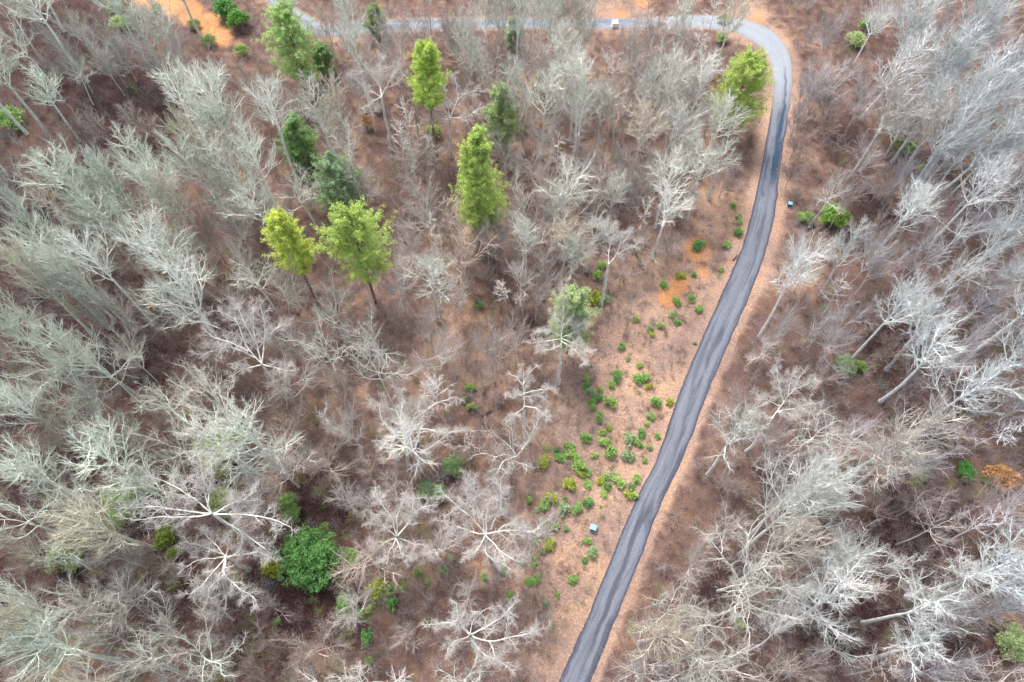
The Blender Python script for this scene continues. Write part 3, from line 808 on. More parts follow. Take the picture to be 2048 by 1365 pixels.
def hero_tree(tile, foot, fork, label, limbs, i):
    ox, oy, sc_ = ZOOM[tile] if tile in ZOOM else (*TILES[tile], TILE)
    rng = np.random.default_rng(500 + i)
    px = lambda p: (ox + p[0] * sc_, oy + p[1] * sc_)
    base = on_plane(*px(foot))
    base[2] = ground_z(base[:1], base[1:2])[0] - .08
    hf = min(max(height_from(base, *px(fork)), 5), 20)
    known = [(np.array(px(fork)), hf)]
    top = on_plane(*px(fork), hf)
    t = np.linspace(0, 1, 9)[:, None]
    T = base + (top - base) * t
    T[1:-1] += rng.normal(0, .07, (7, 3)) * np.array([1, 1, 0])
    TR = np.linspace(.30, .19, 9)
    TR[0] = .40
    wood = [tubes(T[None], TR[None], 10)]
    for k in range(9):
        u, v, _ = project(T[k])[0]
        known.append((np.array([u, v]), T[k, 2]))
    LP, LR = [], []
    for ln in limbs:
        q = np.array([float(x) for x in ln.split()]).reshape(-1, 2)
        q = np.array([px(p) for p in q])
        z0 = min(known, key=lambda a: np.hypot(*(a[0] - q[0])))[1]
        seg = np.concatenate([[0], np.cumsum(np.hypot(*np.diff(q, axis=0).T))])
        s_ = np.linspace(0, seg[-1], 13)
        qx, qy = np.interp(s_, seg, q[:, 0]), np.interp(s_, seg, q[:, 1])
        Lm = seg[-1] / px_per_m(np.array([top[0], top[1], z0]))
        up = max(0, (q[0, 1] - q[-1, 1]) / (seg[-1] + 1))
        z = z0 + s_ / seg[-1] * Lm * (.22 + .42 * up)
        P = np.array([on_plane(a, b_, c_) for a, b_, c_ in zip(qx, qy, z)])
        P[1:] += rng.normal(0, .07, (12, 3))
        P[1:-1] = (P[:-2] + 2 * P[1:-1] + P[2:]) / 4
        r0 = min(.115, .035 + .010 * Lm)
        known += [(np.array([a, b_]), c_) for a, b_, c_ in zip(qx, qy, z)]
        LP.append(P)
        LR.append(np.linspace(r0, .035, 13))
    P, Rr = np.array(LP), np.array(LR)
    wood.append(tubes(P, Rr, 7))
    crown = []
    for li, (n, t0, ang, Lr, K, wan) in enumerate([(14, .18, 46, .28, 5, .26), (8, .15, 45, .46, 4, .26), (7, .12, 40, .52, 2, .2)]):
        pL = np.linalg.norm(np.diff(P, axis=1), axis=2).sum(1)
        p, dd, t, rr = spawn(rng, P, Rr, n, t0, 1, ang, 15)
        par = np.repeat(pL, n)
        if li == 0:   # short limbs carry fewer branches
            kp = rng.random(len(p)) < np.clip(par / 6, .3, 1)
            p, dd, t, rr, par = p[kp], dd[kp], t[kp], rr[kp], par[kp]
        L = np.clip(par, 1, 7 if li == 0 else 99) * Lr * rng.uniform(.6, 1.3, len(p)) * (1.2 - .4 * t)
        P, Rr = grow(rng, p, dd, L, np.clip(rr * rng.uniform(.45, .7, len(p)), (.030, .017, .011)[li], None), K, wan, .06, .45)
        crown.append(tubes(P, Rr, (5, 3, 3)[li]))
    root = bpy.data.objects.new('spreading_tree', None)
    COL.objects.link(root)
    root.location = base
    tag(root, label, 'bare tree', GROUP['O'])
    for nm, (V, Q), m_, tt in (('trunk', join(wood), M_BARK, (.74, .74, .67)), ('crown', join(crown), M_TWIG, (.63, .60, .56))):
        o = put(nm, make_mesh('spreading_' + nm, V - base, Q, m_), root)
        o.color = (*tt, 1)
for i, h_ in enumerate(HEROES):
    hero_tree(*h_, i)

# ------------------------------------------------------------------ evergreens, each placed by foot and top
YG, MG, DG, BG, PG, OL = (.45, .59, .18), (.27, .43, .15), (.26, .44, .19), (.31, .46, .28), (.43, .55, .30), (.33, .38, .15)
PINES = [  # foot, top, width px, tint, lowest limb, label
    ((962, 482), (934, 266), 94, YG, .14, 'tall full yellow-green pine in the middle of the bare trees'),
    ((752, 606), (690, 424), 130, YG, .42, 'broad round-crowned yellow-green pine, the larger of a neighbouring pair'),
    ((640, 618), (560, 412), 74, (.55, .65, .16), .5, 'ragged yellowish pine just left of the broad round pine'),
    ((872, 305), (842, 94), 72, (.48, .64, .16), .5, 'pine with a small dense yellow-green top below the far road'),
    ((1454, 262), (1487, 106), 116, YG, .14, 'yellow-green pine standing inside the road bend'),
    ((618, 180), (556, 16), 105, (.44, .62, .27), .2, 'large light green pine beside the far road end at upper left'),
    ((1134, 708), (1150, 588), 90, PG, .3, 'pale green pine behind a bare white dead-looking tree'),
    ((1006, 308), (1002, 166), 68, PG, .10, 'slim grey-green pine just above the tall yellow-green pine'),
    ((612, 335), (580, 238), 70, DG, .05, 'small dark green conifer left of centre among pale branches'),
    ((694, 425), (650, 318), 110, BG, .05, 'dark blue-green conifer above the broad round pine'),
    ((1028, 98), (1026, 38), 40, BG, .05, 'small dark conifer just below the far road'),
    ((757, 74), (724, 18), 42, MG, .05, 'small green conifer at the left stretch of the far road'),
    ((655, 150), (628, 92), 46, DG, .05, 'dark green young conifer at the foot of the large light green pine'),
]
pines_placed = []
for i, (f, t, w, tint, low, lab) in enumerate(PINES):
    base = on_plane(*f)
    h = max(height_from(base, *t), 4)
    wm = w / px_per_m(base + np.array([0, 0, h * .55]))
    z = float(ground_z(np.array([base[0]]), np.array([base[1]]))[0]) - .05
    tm, cm = pine_meshes(np.random.default_rng(900 + i), h, wm * .5, low)
    root = bpy.data.objects.new('pine_tree', None)
    COL.objects.link(root)
    root.location = (base[0], base[1], z)
    tag(root, lab, 'pine tree', 'green pines among the bare trees')
    a = put('trunk', tm, root)
    a.color = (.22, .17, .13, 1)
    c_ = put('crown', cm, root)
    c_.color = (*tint, 1)

# bush prototypes: low shrub, head-high bush, small bushy tree
BUSH = {}
for kind, (h, r_, leaf, nl, nc, npr, n) in {'shrub': (1.25, .8, .17, 13, 9, 7, 6), 'bush': (3.0, 2.0, .22, 26, 16, 8, 4), 'bushy_tree': (6.5, 4.0, .21, 40, 26, 15, 3)}.items():
    BUSH[kind] = [(*bushy_meshes(np.random.default_rng(60 + k + len(kind) * 10), h, r_, leaf, nl, nc, npr, kind), h, r_) for k in range(n)]
ORANGE = [(*bushy_meshes(np.random.default_rng(300 + k), 4.2, 2.2, .20, 26, 16, 6, 'beech', M_DRYLEAF), 4.2, 2.2) for k in range(2)]

def plant(kind, u, v, w, tint, label, name, cat, group, k, protos=None, tall=1.0):
    protos = protos or BUSH[kind]
    st, fo, h, r_ = protos[k % len(protos)]
    base = on_plane(u, v)
    wm = w / px_per_m(base)
    s = wm * .5 / (r_ * (.98 if kind == 'shrub' else 1.14))
    top = on_plane(u, v, h * s * tall * .55)
    x, y = top[0], top[1]
    z = float(ground_z(np.array([x]), np.array([y]))[0]) - .03
    root = bpy.data.objects.new(name, None)
    COL.objects.link(root)
    root.location = (x, y, z)
    an = R.uniform(.8, 1.2) if kind == 'shrub' else R.uniform(.9, 1.1)
    root.scale = (s * an, s / an, s * tall)
    root.rotation_euler.z = R.random() * 6.28
    a = put('stem', st, root)
    a.color = (.25, .19, .15, 1)
    c_ = put('foliage', fo, root)
    c_.color = (*tint, 1)
    tag(root, label, cat, group)
    return root

BUSHES = [  # kind, x, y, width px, tint, label
    ('bushy_tree', 612, 1117, 138, (.15, .34, .11), 'big glossy dark green evergreen bush at lower left'),
    ('bush', 544, 1134, 50, (.36, .43, .06), 'yellow-green bush touching the left side of the glossy dark evergreen'),
    ('bush', 578, 1002, 44, MG, 'green bush above the glossy dark evergreen, upper of two'),
    ('bush', 584, 1030, 44, MG, 'green bush just above the glossy dark evergreen, lower of two'),
    ('bush', 648, 1055, 24, MG, 'small round green bush at upper right of the glossy dark evergreen'),
    ('bushy_tree', 253, 1000, 112, (.24, .36, .14), 'wide feathery green bush beside the spreading tree at far left'),
    ('bush', 328, 1072, 54, (.28, .38, .08), 'yellow-green bush between two spreading white trees, upper half'),
    ('bush', 346, 1106, 38, (.26, .38, .08), 'yellow-green bush between two spreading white trees, lower half'),
    ('bushy_tree', 440, 892, 116, (.36, .46, .22), 'light green bushy tree under the leaning pale tree at lower left'),
    ('bush', 428, 930, 70, (.38, .46, .12), 'yellowish bush below the light green bushy tree'),
    ('bushy_tree', 440, 1005, 70, PG, 'pale green bush hidden under the widest spreading white tree'),
    ('bush', 127, 1112, 84, (.27, .34, .18), 'grey-green bush beneath white branches near the left edge'),
    ('bush', 852, 982, 46, (.18, .34, .15), 'blue-green bush beside the darker one below the forked white tree'),
    ('bush', 876, 985, 40, DG, 'dark green bush left of the star-shaped white tree'),
    ('bush', 904, 930, 52, DG, 'dark green bush under a small crooked dead tree'),
    ('bush', 692, 1208, 52, DG, 'dark low bush at lower left of the bright green shrubs'),
    ('bush', 15, 232, 66, MG, 'green bush cut by the left edge of the photo'),
    ('bush', 446, 14, 56, (.10, .30, .07), 'dark green bush by the orange dirt track, left one of two'),
    ('bush', 474, 38, 52, (.13, .32, .06), 'dark green bush by the orange dirt track, lower right one of two'),
    ('bush', 226, 10, 36, MG, 'green bush at the top edge left of the dirt track'),
    ('bush', 237, 40, 44, PG, 'pale green bush below another at the top edge left of the dirt track'),
    ('bush', 313, 14, 26, OL, 'olive bush on the left side of the dirt track'),
    ('bush', 387, 46, 30, OL, 'olive bush on the lower left side of the dirt track'),
    ('bush', 418, 80, 34, MG, 'green bush at the lower end of the dirt track'),
    ('bush', 482, 100, 34, MG, 'green bush below right of the end of the dirt track'),
    ('bush', 1030, 6, 36, MG, 'green bush at the top edge above the far road, wider one'),
    ('bush', 1104, 10, 26, MG, 'small green bush at the top edge above the far road'),
    ('bush', 1735, 48, 36, MG, 'green bush among the tall bare trees right of the road bend'),
    ('bush', 1712, 78, 44, PG, 'pale green bush among the tall bare trees right of the road bend'),
    ('bush', 1614, 436, 40, MG, 'green bush right of the small box beside the road'),
    ('bush', 1672, 430, 66, (.24, .44, .09), 'bright green bush under branches, larger one right of the roadside box'),
    ('bush', 1797, 284, 40, OL, 'olive green bush beside a greener one in the right forest'),
    ('bush', 1818, 292, 42, (.22, .43, .08), 'bright green bush beside an olive one in the right forest'),
    ('bush', 1848, 340, 30, PG, 'small pale green bush below the bright green and olive pair'),
    ('bush', 1972, 332, 56, BG, 'dark blue-green bush beside an orange-leaved tree near the right edge'),
    ('bush', 1722, 732, 30, (.23, .44, .08), 'small bright green bush above the dark puddle'),
    ('bush', 1690, 730, 52, BG, 'blue-green bush left of the small bright bush above the puddle'),
    ('bush', 1933, 942, 46, (.10, .32, .08), 'dark bright-edged green bush left of the orange tree at the right edge'),
    ('bush', 1815, 922, 24, BG, 'small blue-green bush at the upper left of a grey-green one'),
    ('bush', 1844, 944, 40, BG, 'grey-green bush under thin branches left of the dark green bush'),
    ('bush', 1976, 958, 22, MG, 'tiny green bush touching the orange tree at the right edge'),
    ('bushy_tree', 2030, 1288, 84, PG, 'light green bushy tree cut by the right edge near the bottom'),
    ('bush', 2036, 1136, 50, PG, 'pale green bush at the right edge above the bushy tree'),
    ('bush', 1478, 1247, 30, OL, 'olive bush among bare branches right of the road near the bottom'),
    ('bush', 1448, 36, 26, MG, 'green bush beside the far road just before the bend'),
    ('bush', 866, 262, 42, OL, 'olive bush at the foot of the small-topped pine'),
    ('bush', 1082, 160, 34, OL, 'olive bush under a bare tree right of the small-topped pine'),
    ('bush', 1445, 72, 30, PG, 'pale green bush on the inner side of the road bend'),
]
for i, (kind, u, v, w, tint, lab) in enumerate(BUSHES):
    plant(kind, u, v, w, tint, lab, 'evergreen_bush', 'bush', 'evergreen bushes in the forest', i)
for i, (u, v, w, tint, lab) in enumerate([
    (2012, 952, 64, (.55, .32, .15), 'young tree keeping bright orange leaves at the right edge'),
    (1981, 1226, 60, (.40, .22, .10), 'orange-leaved young tree above the light green bushy tree, larger of two'),
    (2022, 1240, 40, (.38, .20, .09), 'orange-leaved young tree above the light green bushy tree, smaller of two'),
    (1926, 342, 54, (.40, .22, .10), 'brownish orange-leaved young tree beside a dark blue-green bush'),
    (1079, 253, 36, (.52, .29, .13), 'pale orange-leaved young tree below the far road in mid forest'),
    (732, 246, 34, (.45, .28, .13), 'tan-leaved young tree left of the small-topped pine'),
    (366, 150, 28, (.52, .28, .12), 'small orange-leaved young tree below the dirt track'),
]):
    plant('bush', u, v, w, tint, lab, 'orange_leaved_tree', 'young tree', 'young trees keeping orange leaves', i, ORANGE, 1.15)

SHRUBS = {
'E': '810 465 26;760 950 26;725 1025 22;765 1060 25;1510 300 30;1530 240 25;1495 430 42;1540 430 34;1980 288 20;2015 290 16;1895 345 24;1970 440 24;1945 525 18;1730 555 18;1970 570 20;1875 590 20;1815 605 20;1825 640 18;1650 705 20;1685 775 16;1757 815 18;1620 880 30;1590 925 24;1745 895 30;1785 890 26;1805 940 18;1440 905 20;1440 945 20;1460 972 26;1520 960 16;1505 1005 24;1475 1030 20;1475 1064 20;1580 1030 34;1845 1030 32;1930 1030 22;1515 1110 20;1518 1142 18;1820 1115 22;1795 1160 16;1440 1235 30;1575 1185 16;1535 1210 20;1765 1215 25;1695 1250 36;1745 1278 24;1860 1235 18;1545 1265 30;1585 1325 32;1215 1300 18;1340 1285 28;1810 1300 16;1465 825 10',
'G': '380 40 24;310 112 22;145 115 34;120 280 15;280 260 15;110 420 24;150 490 22;145 688 11',
'C': '350 1200 16;382 1262 18;388 1298 16;380 1345 22',
'I': '1190 70 36;1270 10 18;1290 45 28;1350 10 32;1380 50 24;1405 95 36;1410 140 22;1450 130 22;1685 35 34;1785 68 15;1490 35 18;1345 205 36;1450 200 24;1525 180 22;1560 155 22;1597 150 22;1632 185 34;1567 215 24;1545 258 22;1735 170 24;1705 218 22;1690 262 24;1742 270 22;1105 295 20;1232 285 34;1197 328 30;1316 285 12;1307 352 36;1387 342 30;1450 305 30;1150 355 16;1182 420 20;1257 452 24;1322 460 18;1165 495 18;1140 535 22;1225 550 36;1187 600 16;1137 625 18;1132 668 18;1062 670 14;1447 535 22;1477 605 30;1430 650 17;1362 760 26;1147 760 27;1105 772 22;845 748 20;955 715 22;607 710 29;650 640 22;455 720 20;515 775 16;75 648 44;205 815 54;297 818 34;365 803 26;300 903 36;172 935 22;110 970 30;155 1105 40;165 1240 24;992 858 24;1270 855 14;1203 908 18;1526 332 10',
'H': '915 1115 28;835 1182 24;2022 610 40;1610 1010 18',
}
k = 0
for tile, txt in SHRUBS.items():
    ox, oy = TILES[tile]
    for e in txt.split(';'):
        x, y, r_ = (float(q) for q in e.split())
        q = R.random()
        pick = [((.27, .48, .15), 'mid green'), ((.36, .54, .17), 'light green'), ((.18, .39, .13), 'deep green'), ((.33, .46, .27), 'greyish green'), ((.42, .50, .09), 'yellow-green')]
        i = 0 if q < .38 else 1 if q < .62 else 2 if q < .78 else 3 if q < .92 else 4
        if (tile, x) in (('I', 1225), ('I', 205), ('I', 1690)):
            i = 4
        tint, col = pick[i]
        u, v = ox + x * TILE, oy + y * TILE
        if road_distance(*(np.array([c]) for c in on_plane(u, v)[:2]))[0] < .5:
            u -= 8
        o = plant('shrub', u, v, r_ * 2.1 * TILE, tint, None, 'evergreen_shrub', 'shrub', 'low green shrubs of the clearing', k, tall=R.uniform(.8, 1.15))
        size = 'tiny' if r_ < 17 else 'small' if r_ < 23 else 'round' if r_ < 30 else 'large'
        PLACED.append((o, f'{size} {col} shrub', (u, v), 'shrub'))
        k += 1

# ------------------------------------------------------------------ labels: each repeat told apart by the landmark it stands by
LAND = [
    ((937, 365), 'the tall full yellow-green pine'), ((708, 490), 'the broad round yellow-green pine'), ((568, 470), 'the ragged yellowish pine'), ((855, 150), 'the pine with small dense top'),
    ((1487, 175), 'the pine inside the road bend'), ((575, 90), 'the large light pine'), ((1143, 655), 'the pale green pine by the clearing'), ((612, 1117), 'the glossy dark green bush'),
    ((1186, 1056), 'the utility box by the clearing'), ((1578, 410), 'the small box right of the road'), ((1345, 585), 'the orange clay patch'), ((1762, 775), 'the dark puddle'),
    ((2012, 952), 'the bright orange-leaved tree'), ((1565, 110), 'the outside of the road bend'), ((1229, 45), 'the white box on the far road'), ((400, 50), 'the orange dirt track'),
    ((665, 375), 'the dark blue-green conifer'), ((15, 232), 'the bush at the left edge'), ((1150, 1330), 'the road at the bottom edge'), ((10, 1355), 'the bottom left corner'), ((10, 10), 'the top left corner'),
    ((2038, 1355), 'the bottom right corner'), ((2038, 10), 'the top right corner'), ((265, 705), 'the broken yellow-brown snag'), ((315, 617), 'the split orange log'), ((253, 1000), 'the wide feathery green bush'),
    ((440, 895), 'the light green bushy tree'), ((1672, 430), 'the brightest bush beyond the road'), ((1818, 292), 'the bright and olive bush pair'), ((2030, 1288), 'the bushy tree lower right'),
    ((1933, 942), 'the dark bush beside the orange tree'), ((1450, 600), 'the middle of the road'), ((1330, 950), 'the lower stretch of the road'), ((230, 240), 'the dark brushy hollow at upper left'),
    ((1026, 65), 'the far road conifer'), ((1926, 342), 'the brownish orange-leaved tree'), ((1478, 1247), 'the olive bush right of the road'), ((900, 935), 'the dark bush under the dead tree'),
    ((1003, 230), 'the slim grey-green pine'), ((760, 1180), 'the yellow-green shrub at lower middle'), ((1979, 1226), 'the orange-leaved pair at lower right'), ((1854, 663), 'the broken snag in the right forest'),
]
DIRS = ['right of', 'above right of', 'above', 'above left of', 'left of', 'below left of', 'below', 'below right of']
ORD = ['nearest', 'second', 'third', 'fourth', 'fifth', 'sixth', 'seventh', 'eighth', 'ninth', 'tenth', 'eleventh', 'twelfth']
for pool in ('tree', 'shrub'):
    items = [p for p in PLACED if p[3] == pool]
    XY = np.array([p[2] for p in items])
    best = [(99, 1e9, None)] * len(items)
    for (lx, ly), nm in LAND:
        dx, dy = XY[:, 0] - lx, -(XY[:, 1] - ly)
        dist = np.hypot(dx, dy)
        sec = np.round(np.degrees(np.arctan2(dy, dx)) / 45).astype(int) % 8
        for s in range(8):
            for rank, i in enumerate([i for i in np.argsort(dist) if sec[i] == s]):
                if rank < len(ORD) and (rank + dist[i] / 150, dist[i]) < best[i][:2]:
                    best[i] = (rank + dist[i] / 150, dist[i], f'{ORD[rank]} {pool} {DIRS[s]} {nm}')
    for (o, look, _, _), bst in zip(items, best):
        where = bst[2] or 'one'
        o['label'] = f'{look}, {where}'

# ------------------------------------------------------------------ boxes, puddles, logs
def simple(name, col, rough=.6, spec=.4, amt=.2, scale=6):
    m, N, L, b = mat(name, rough, spec)
    tc = N.new('ShaderNodeTexCoord')
    n = noise(N, L, scale, 4, .6, tc.outputs['Object'])
    r = ramp(N, L, n.outputs[0], [(.3, tuple(x * (1 - amt) for x in col)), (.7, tuple(min(1, x * (1 + amt)) for x in col))])
    L.new(r.outputs[0], b.inputs['Base Color'])
    return m

import bmesh
def box_mesh(name, sx, sy, sz, m, z0=0.0, bev=.02, top=None):
    bm = bmesh.new()
    bmesh.ops.create_cube(bm, size=1)
    for v in bm.verts:
        v.co.x *= sx
        v.co.y *= sy
        if v.co.z > 0 and top:
            v.co.x *= top
            v.co.y *= top
        v.co.z = (v.co.z + .5) * sz + z0
    bmesh.ops.bevel(bm, geom=bm.edges[:], offset=bev, segments=2, affect='EDGES')
    me = bpy.data.meshes.new(name)
    bm.to_mesh(me)
    bm.free()
    me.materials.append(m)
    return me

M_CYAN = simple('sky_tinted_enamel', (.16, .31, .37), .35, .5, .08)  # green lid with the cyan sky reflection painted into its colour
M_DKGREEN = simple('dark_green_enamel', (.05, .075, .075), .5, .4)
M_PAD = simple('concrete_pad', (.34, .33, .31), .9, .2)
M_WHITE = simple('white_enamel', (.86, .86, .86), .4, .4, .03)

def utility_box(u, v, s, rz, label, colours, name, cat, height=.75):
    p = on_plane(u, v)
    z = float(ground_z(p[:1], p[1:2])[0])
    root = bpy.data.objects.new(name, None)
    COL.objects.link(root)
    root.location = (p[0], p[1], z)
    root.rotation_euler.z = rz
    tag(root, label, cat)
    put('pad', box_mesh('pad', s * 1.22, s * 1.22, .14, M_PAD, -.03), root)
    put('cabinet', box_mesh('cabinet', s * .98, s * .94, height - .08, colours[0], .112), root)
    put('lid', box_mesh('lid', s * 1.05, s * 1.0, .09, colours[1], height + .033, .03, .95), root)
    put('door', box_mesh('door', s * .86, .025, height * .7, colours[0], .2, .008), root, (0, -s * .485, 0))
    hd = put('latch', box_mesh('latch', .05, .03, .14, M_PAD, .42, .008), root, (s * .30, -s * .512, 0))
    return root

utility_box(1186, 1058, .84, math.radians(-20), 'green utility box with sky-tinted lid on bare ground left of the road', (M_DKGREEN, M_CYAN), 'utility_box', 'utility box')
utility_box(1578, 412, .8, math.radians(-4), 'small green utility box with sky-tinted lid in leaf litter right of the road', (M_DKGREEN, M_CYAN), 'utility_box', 'utility box', .6)
utility_box(1229, 53, 1.25, math.radians(3), 'bright white box standing at the far stretch of road', (M_WHITE, M_WHITE), 'white_box', 'box', 1.0)

def puddle(pts, m, name, label, z):
    P = np.array([on_plane(*p)[:2] for p in pts])
    n = len(P)
    q = []
    for i in range(n):
        for f in np.arange(0, 1, .125):
            p0, p1, p2, p3 = P[i - 1], P[i], P[(i + 1) % n], P[(i + 2) % n]
            q.append(.5 * (2 * p1 + (p2 - p0) * f + (2 * p0 - 5 * p1 + 4 * p2 - p3) * f ** 2 + (3 * p1 - p0 - 3 * p2 + p3) * f ** 3))
    q = np.array(q) + np.random.default_rng(4).normal(0, .035, (len(q), 2))
    c = q.mean(0)
    zz = [z(p[0], p[1]) for p in q]
    me = bpy.data.meshes.new(name)
    me.from_pydata([(c[0], c[1], z(*c))] + [(p[0], p[1], k) for p, k in zip(q, zz)], [], [(0, i + 1, (i + 1) % len(q) + 1) for i in range(len(q))])
    me.materials.append(m)
    me.update()
    o = put(name, me)
    if o.data.polygons[0].normal.z < 0:
        me.flip_normals()
    return tag(o, label, None, None, 'structure')

M_POOL = simple('dark_wet_leaves', (.03, .028, .036), .35, .5, .5, 1.2)
puddle([(1751, 752), (1762, 758), (1772, 770), (1781, 783), (1783, 798), (1772, 797), (1761, 785), (1753, 770)], M_POOL, 'forest_puddle', 'dark puddle in the leaf litter of the right forest', lambda x, y: float(ground_z(np.array([x]), np.array([y]))[0]) + .06)

M_WOOD = simple('broken_wood', (.50, .30, .12), .85, .2, .25, 3)
M_OLDBARK = simple('old_bark', (.36, .29, .19), .9, .2, .4, 3)
M_DKBARK = simple('dark_bark', (.11, .085, .07), .9, .2, .4, 3)
M_GREYLOG = simple('grey_log_bark', (.46, .44, .41), .9, .2, .3, 3)

def log(a, b, r_, m, label, name='fallen_log', cat='log', za=.2, zb=.2):
    A, B = on_plane(*a), on_plane(*b)
    A[2] = ground_z(A[:1], A[1:2])[0] + za
    B[2] = ground_z(B[:1], B[1:2])[0] + zb
    rng = np.random.default_rng(int(a[0]))
    dv = B - A
    ln = np.linalg.norm(dv)
    P, Rr = grow(rng, A[None], (dv / ln)[None], np.array([ln]), np.array([r_]), 6, .02, 0, .7)
    body = put(name, make_mesh(name, *tubes(P, Rr, 9), m))
    me = body.data
    bm = bmesh.new()
    bm.from_mesh(me)
    bmesh.ops.holes_fill(bm, edges=bm.edges[:], sides=12)
    bm.to_mesh(me)
    bm.free()
    tag(body, label, cat)
    p, dd, t, rr = spawn(rng, P, Rr, 4, .2, .95, 55, 12, tip=False)
    S1, S1r = grow(rng, p, dd, rng.uniform(.4, 1.3, len(p)), rr * .4, 3, .15, 0, .5)
    put('branch_stubs', make_mesh('branch_stubs', *tubes(S1, S1r, 5), m), body)
    return body

def snag(foot, top, r_, m, label):
    base = on_plane(*foot)
    h = max(2.5, height_from(base, *top))
    base[2] = ground_z(base[:1], base[1:2])[0] - .1
    rng = np.random.default_rng(int(foot[0]) + 7)
    P, Rr = grow(rng, base[None], np.array([[.03, .02, 1.0]]), np.array([h]), np.array([r_]), 8, .03, .05, .55)
    body = put('broken_snag', make_mesh('broken_snag', *tubes(P, Rr, 9), m))
    n = 7
    a = np.arange(n) / n * 6.28
    st = P[0, -1] + np.stack([np.cos(a), np.sin(a), a * 0], 1) * Rr[0, -1] * .7
    S1, S1r = grow(rng, st, np.tile([[0, 0, 1.0]], (n, 1)), rng.uniform(.3, 1.2, n), np.full(n, r_ * .28), 2, .08, .1, .15)
    put('splintered_top', make_mesh('splintered_top', *tubes(S1, S1r, 4), M_WOOD), body)
    tag(body, label, 'dead trunk')

snag((288, 724), (244, 684), .34, M_OLDBARK, 'broken yellow-brown snag leaning over dark leaf litter')
snag((1822, 655), (1858, 612), .28, M_GREYLOG, 'broken grey snag in the right forest, upper of two by the tall trees')
log((306, 614), (322, 628), .30, M_WOOD, 'split orange-wood log among grey trunks at far left')
log((304, 600), (332, 648), .22, M_DKBARK, 'dark fallen log beneath the split orange log')
log((962, 834), (1004, 812), .16, M_DKBARK, 'thin dark fallen log in the middle of the clearing edge')
log((256, 643), (300, 628), .16, M_DKBARK, 'dark fallen branch left of the split orange log')
log((1060, 656), (1066, 636), .22, M_DKBARK, 'short dark fallen log left of the pale green pine')
log((1272, 510), (1285, 532), .14, M_DKBARK, 'thin dark fallen branch left of the orange clay patch')
log((1465, 522), (1474, 512), .12, M_DKBARK, 'short dark stick beside the left road edge')
log((1690, 614), (1716, 607), .22, M_GREYLOG, 'pale fallen log in the forest right of the road')
log((1790, 1345), (1840, 1338), .3, M_GREYLOG, 'pale grey fallen trunk near the bottom right')

# ------------------------------------------------------------------ undergrowth: brush and saplings nobody could count
def brush_proto(rng, n_st, h, spread, tw):
    st = rng.normal(0, .10 * spread, (n_st, 3)) * np.array([1, 1, 0])
    a = rng.random(n_st) * 6.28
    e = np.abs(rng.normal(.35, .25, n_st)) * spread
    dd = np.stack([np.cos(a) * np.sin(e), np.sin(a) * np.sin(e), np.cos(e)], 1)
    P, Rr = grow(rng, st, dd, h * rng.uniform(.5, 1.1, n_st), np.full(n_st, .016), 3, .14, .05, .4)
    out = [tubes(P, Rr, 3)]
    p, d2, t, rr = spawn(rng, P, Rr, tw, .25, 1, 34, 12)
    Q, Qr = grow(rng, p, d2, h * .30 * rng.uniform(.5, 1.2, len(p)), np.full(len(p), .010), 2, .16, .06, .5)
    out.append(tubes(Q, Qr, 3))
    p, d2, t, rr = spawn(rng, Q, Qr, 3, .2, 1, 32, 12)
    Q, Qr = grow(rng, p, d2, h * .15 * rng.uniform(.5, 1.2, len(p)), np.full(len(p), .009), 1, .16, .04, .5)
    out.append(tubes(Q, Qr, 3))
    return join(out)

rng = np.random.default_rng(77)
BP = [brush_proto(rng, 7, 2.6, 1.0, 6) for _ in range(5)] + [brush_proto(rng, 2, 4.8, .5, 10) for _ in range(4)] + [brush_proto(rng, 12, .9, 1.6, 3) for _ in range(3)]
n_try = 14000
uu, vv = rng.uniform(-60, 2110, n_try), rng.uniform(-30, 1400, n_try)
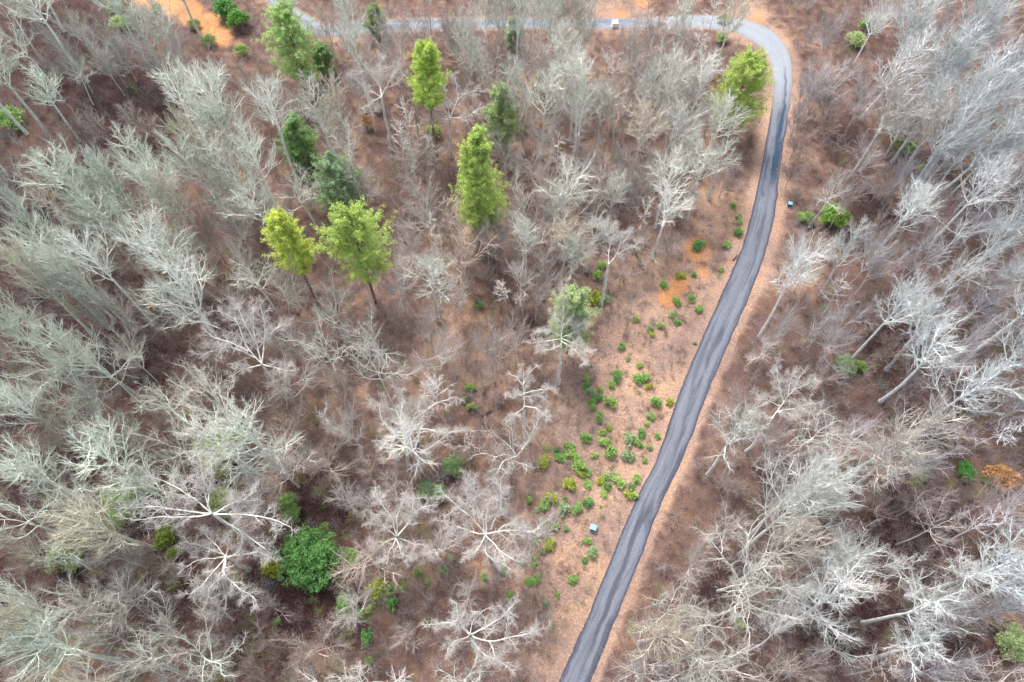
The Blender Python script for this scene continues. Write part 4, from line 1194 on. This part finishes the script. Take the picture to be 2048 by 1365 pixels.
# even spread over the ground: keep by the area a pixel covers
pts = np.array([on_plane(a, e)[:2] for a, e in zip(uu, vv)])
keep_p = np.array([1 / px_per_m(np.array([p[0], p[1], 0])) ** 2 for p in pts])
keep = rng.random(n_try) < np.clip(keep_p / np.percentile(keep_p, 60), 0, 1)
pts, uu, vv = pts[keep], uu[keep], vv[keep]
rd = road_distance(pts[:, 0], pts[:, 1])
U_, V_ = uu, vv
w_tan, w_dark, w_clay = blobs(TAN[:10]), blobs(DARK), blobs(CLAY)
ok = (rd > 1.6) & (rng.random(len(pts)) > .55 * w_tan) & (w_clay < .35) & (rng.random(len(pts)) < np.clip(.35 + rd / 12, 0, 1))
tuft = (rng.random(len(pts)) < .75) & (w_tan > .35) & (rd > .5) & (w_clay < .5) & ~ok
ok = ok | tuft
pts, w_tan, w_dark, uu, vv, tuft = pts[ok], w_tan[ok], w_dark[ok], uu[ok], vv[ok], tuft[ok]
zs = ground_z(pts[:, 0], pts[:, 1])
Vs, Qs, Cs, o_ = [], [], [], 0
PAL = np.array([(.34, .265, .245), (.40, .31, .265), (.38, .335, .32), (.46, .39, .335), (.27, .205, .19), (.47, .445, .43)])
for i, (x, y) in enumerate(pts):
    kk = rng.integers(9, 12) if w_tan[i] > .5 or tuft[i] else rng.integers(0, 12)
    V, Q = BP[kk]
    s = rng.uniform(.6, 1.25)
    a = rng.random() * 6.28
    ca, sa = math.cos(a) * s, math.sin(a) * s
    W = np.stack([V[:, 0] * ca - V[:, 1] * sa + x, V[:, 0] * sa + V[:, 1] * ca + y, V[:, 2] * s * rng.uniform(.8, 1.2) + zs[i] - .02], 1)
    col = PAL[rng.integers(0, 6)] * rng.uniform(.75, 1.2) * (1 - .35 * w_dark[i])  # brush darkened along with the shade painted on the ground
    if tuft[i]:
        col = np.array([.40, .30, .225]) * rng.uniform(.7, 1.25)
    if rng.random() < (.16 if uu[i] < 780 and vv[i] > 820 else .035):
        col = np.array([.27, .335, .13]) * rng.uniform(.8, 1.2)
    Vs.append(W.astype(np.float32))
    Qs.append((Q + o_).astype(np.int32))
    Cs.append(np.tile(np.append(col, 1).astype(np.float32), (len(V), 1)))
    o_ += len(V)
ug = put('undergrowth', make_mesh('undergrowth', np.concatenate(Vs), np.concatenate(Qs), M_BRUSH, np.concatenate(Cs)))
tag(ug, 'leafless brown brush and saplings covering the forest floor', None, None, 'stuff')
print(n_of)
print('trees', len([p for p in PLACED if p[3] == 'tree']), 'shrubs', k, 'brush', len(pts), 'brush faces', len(ug.data.polygons))
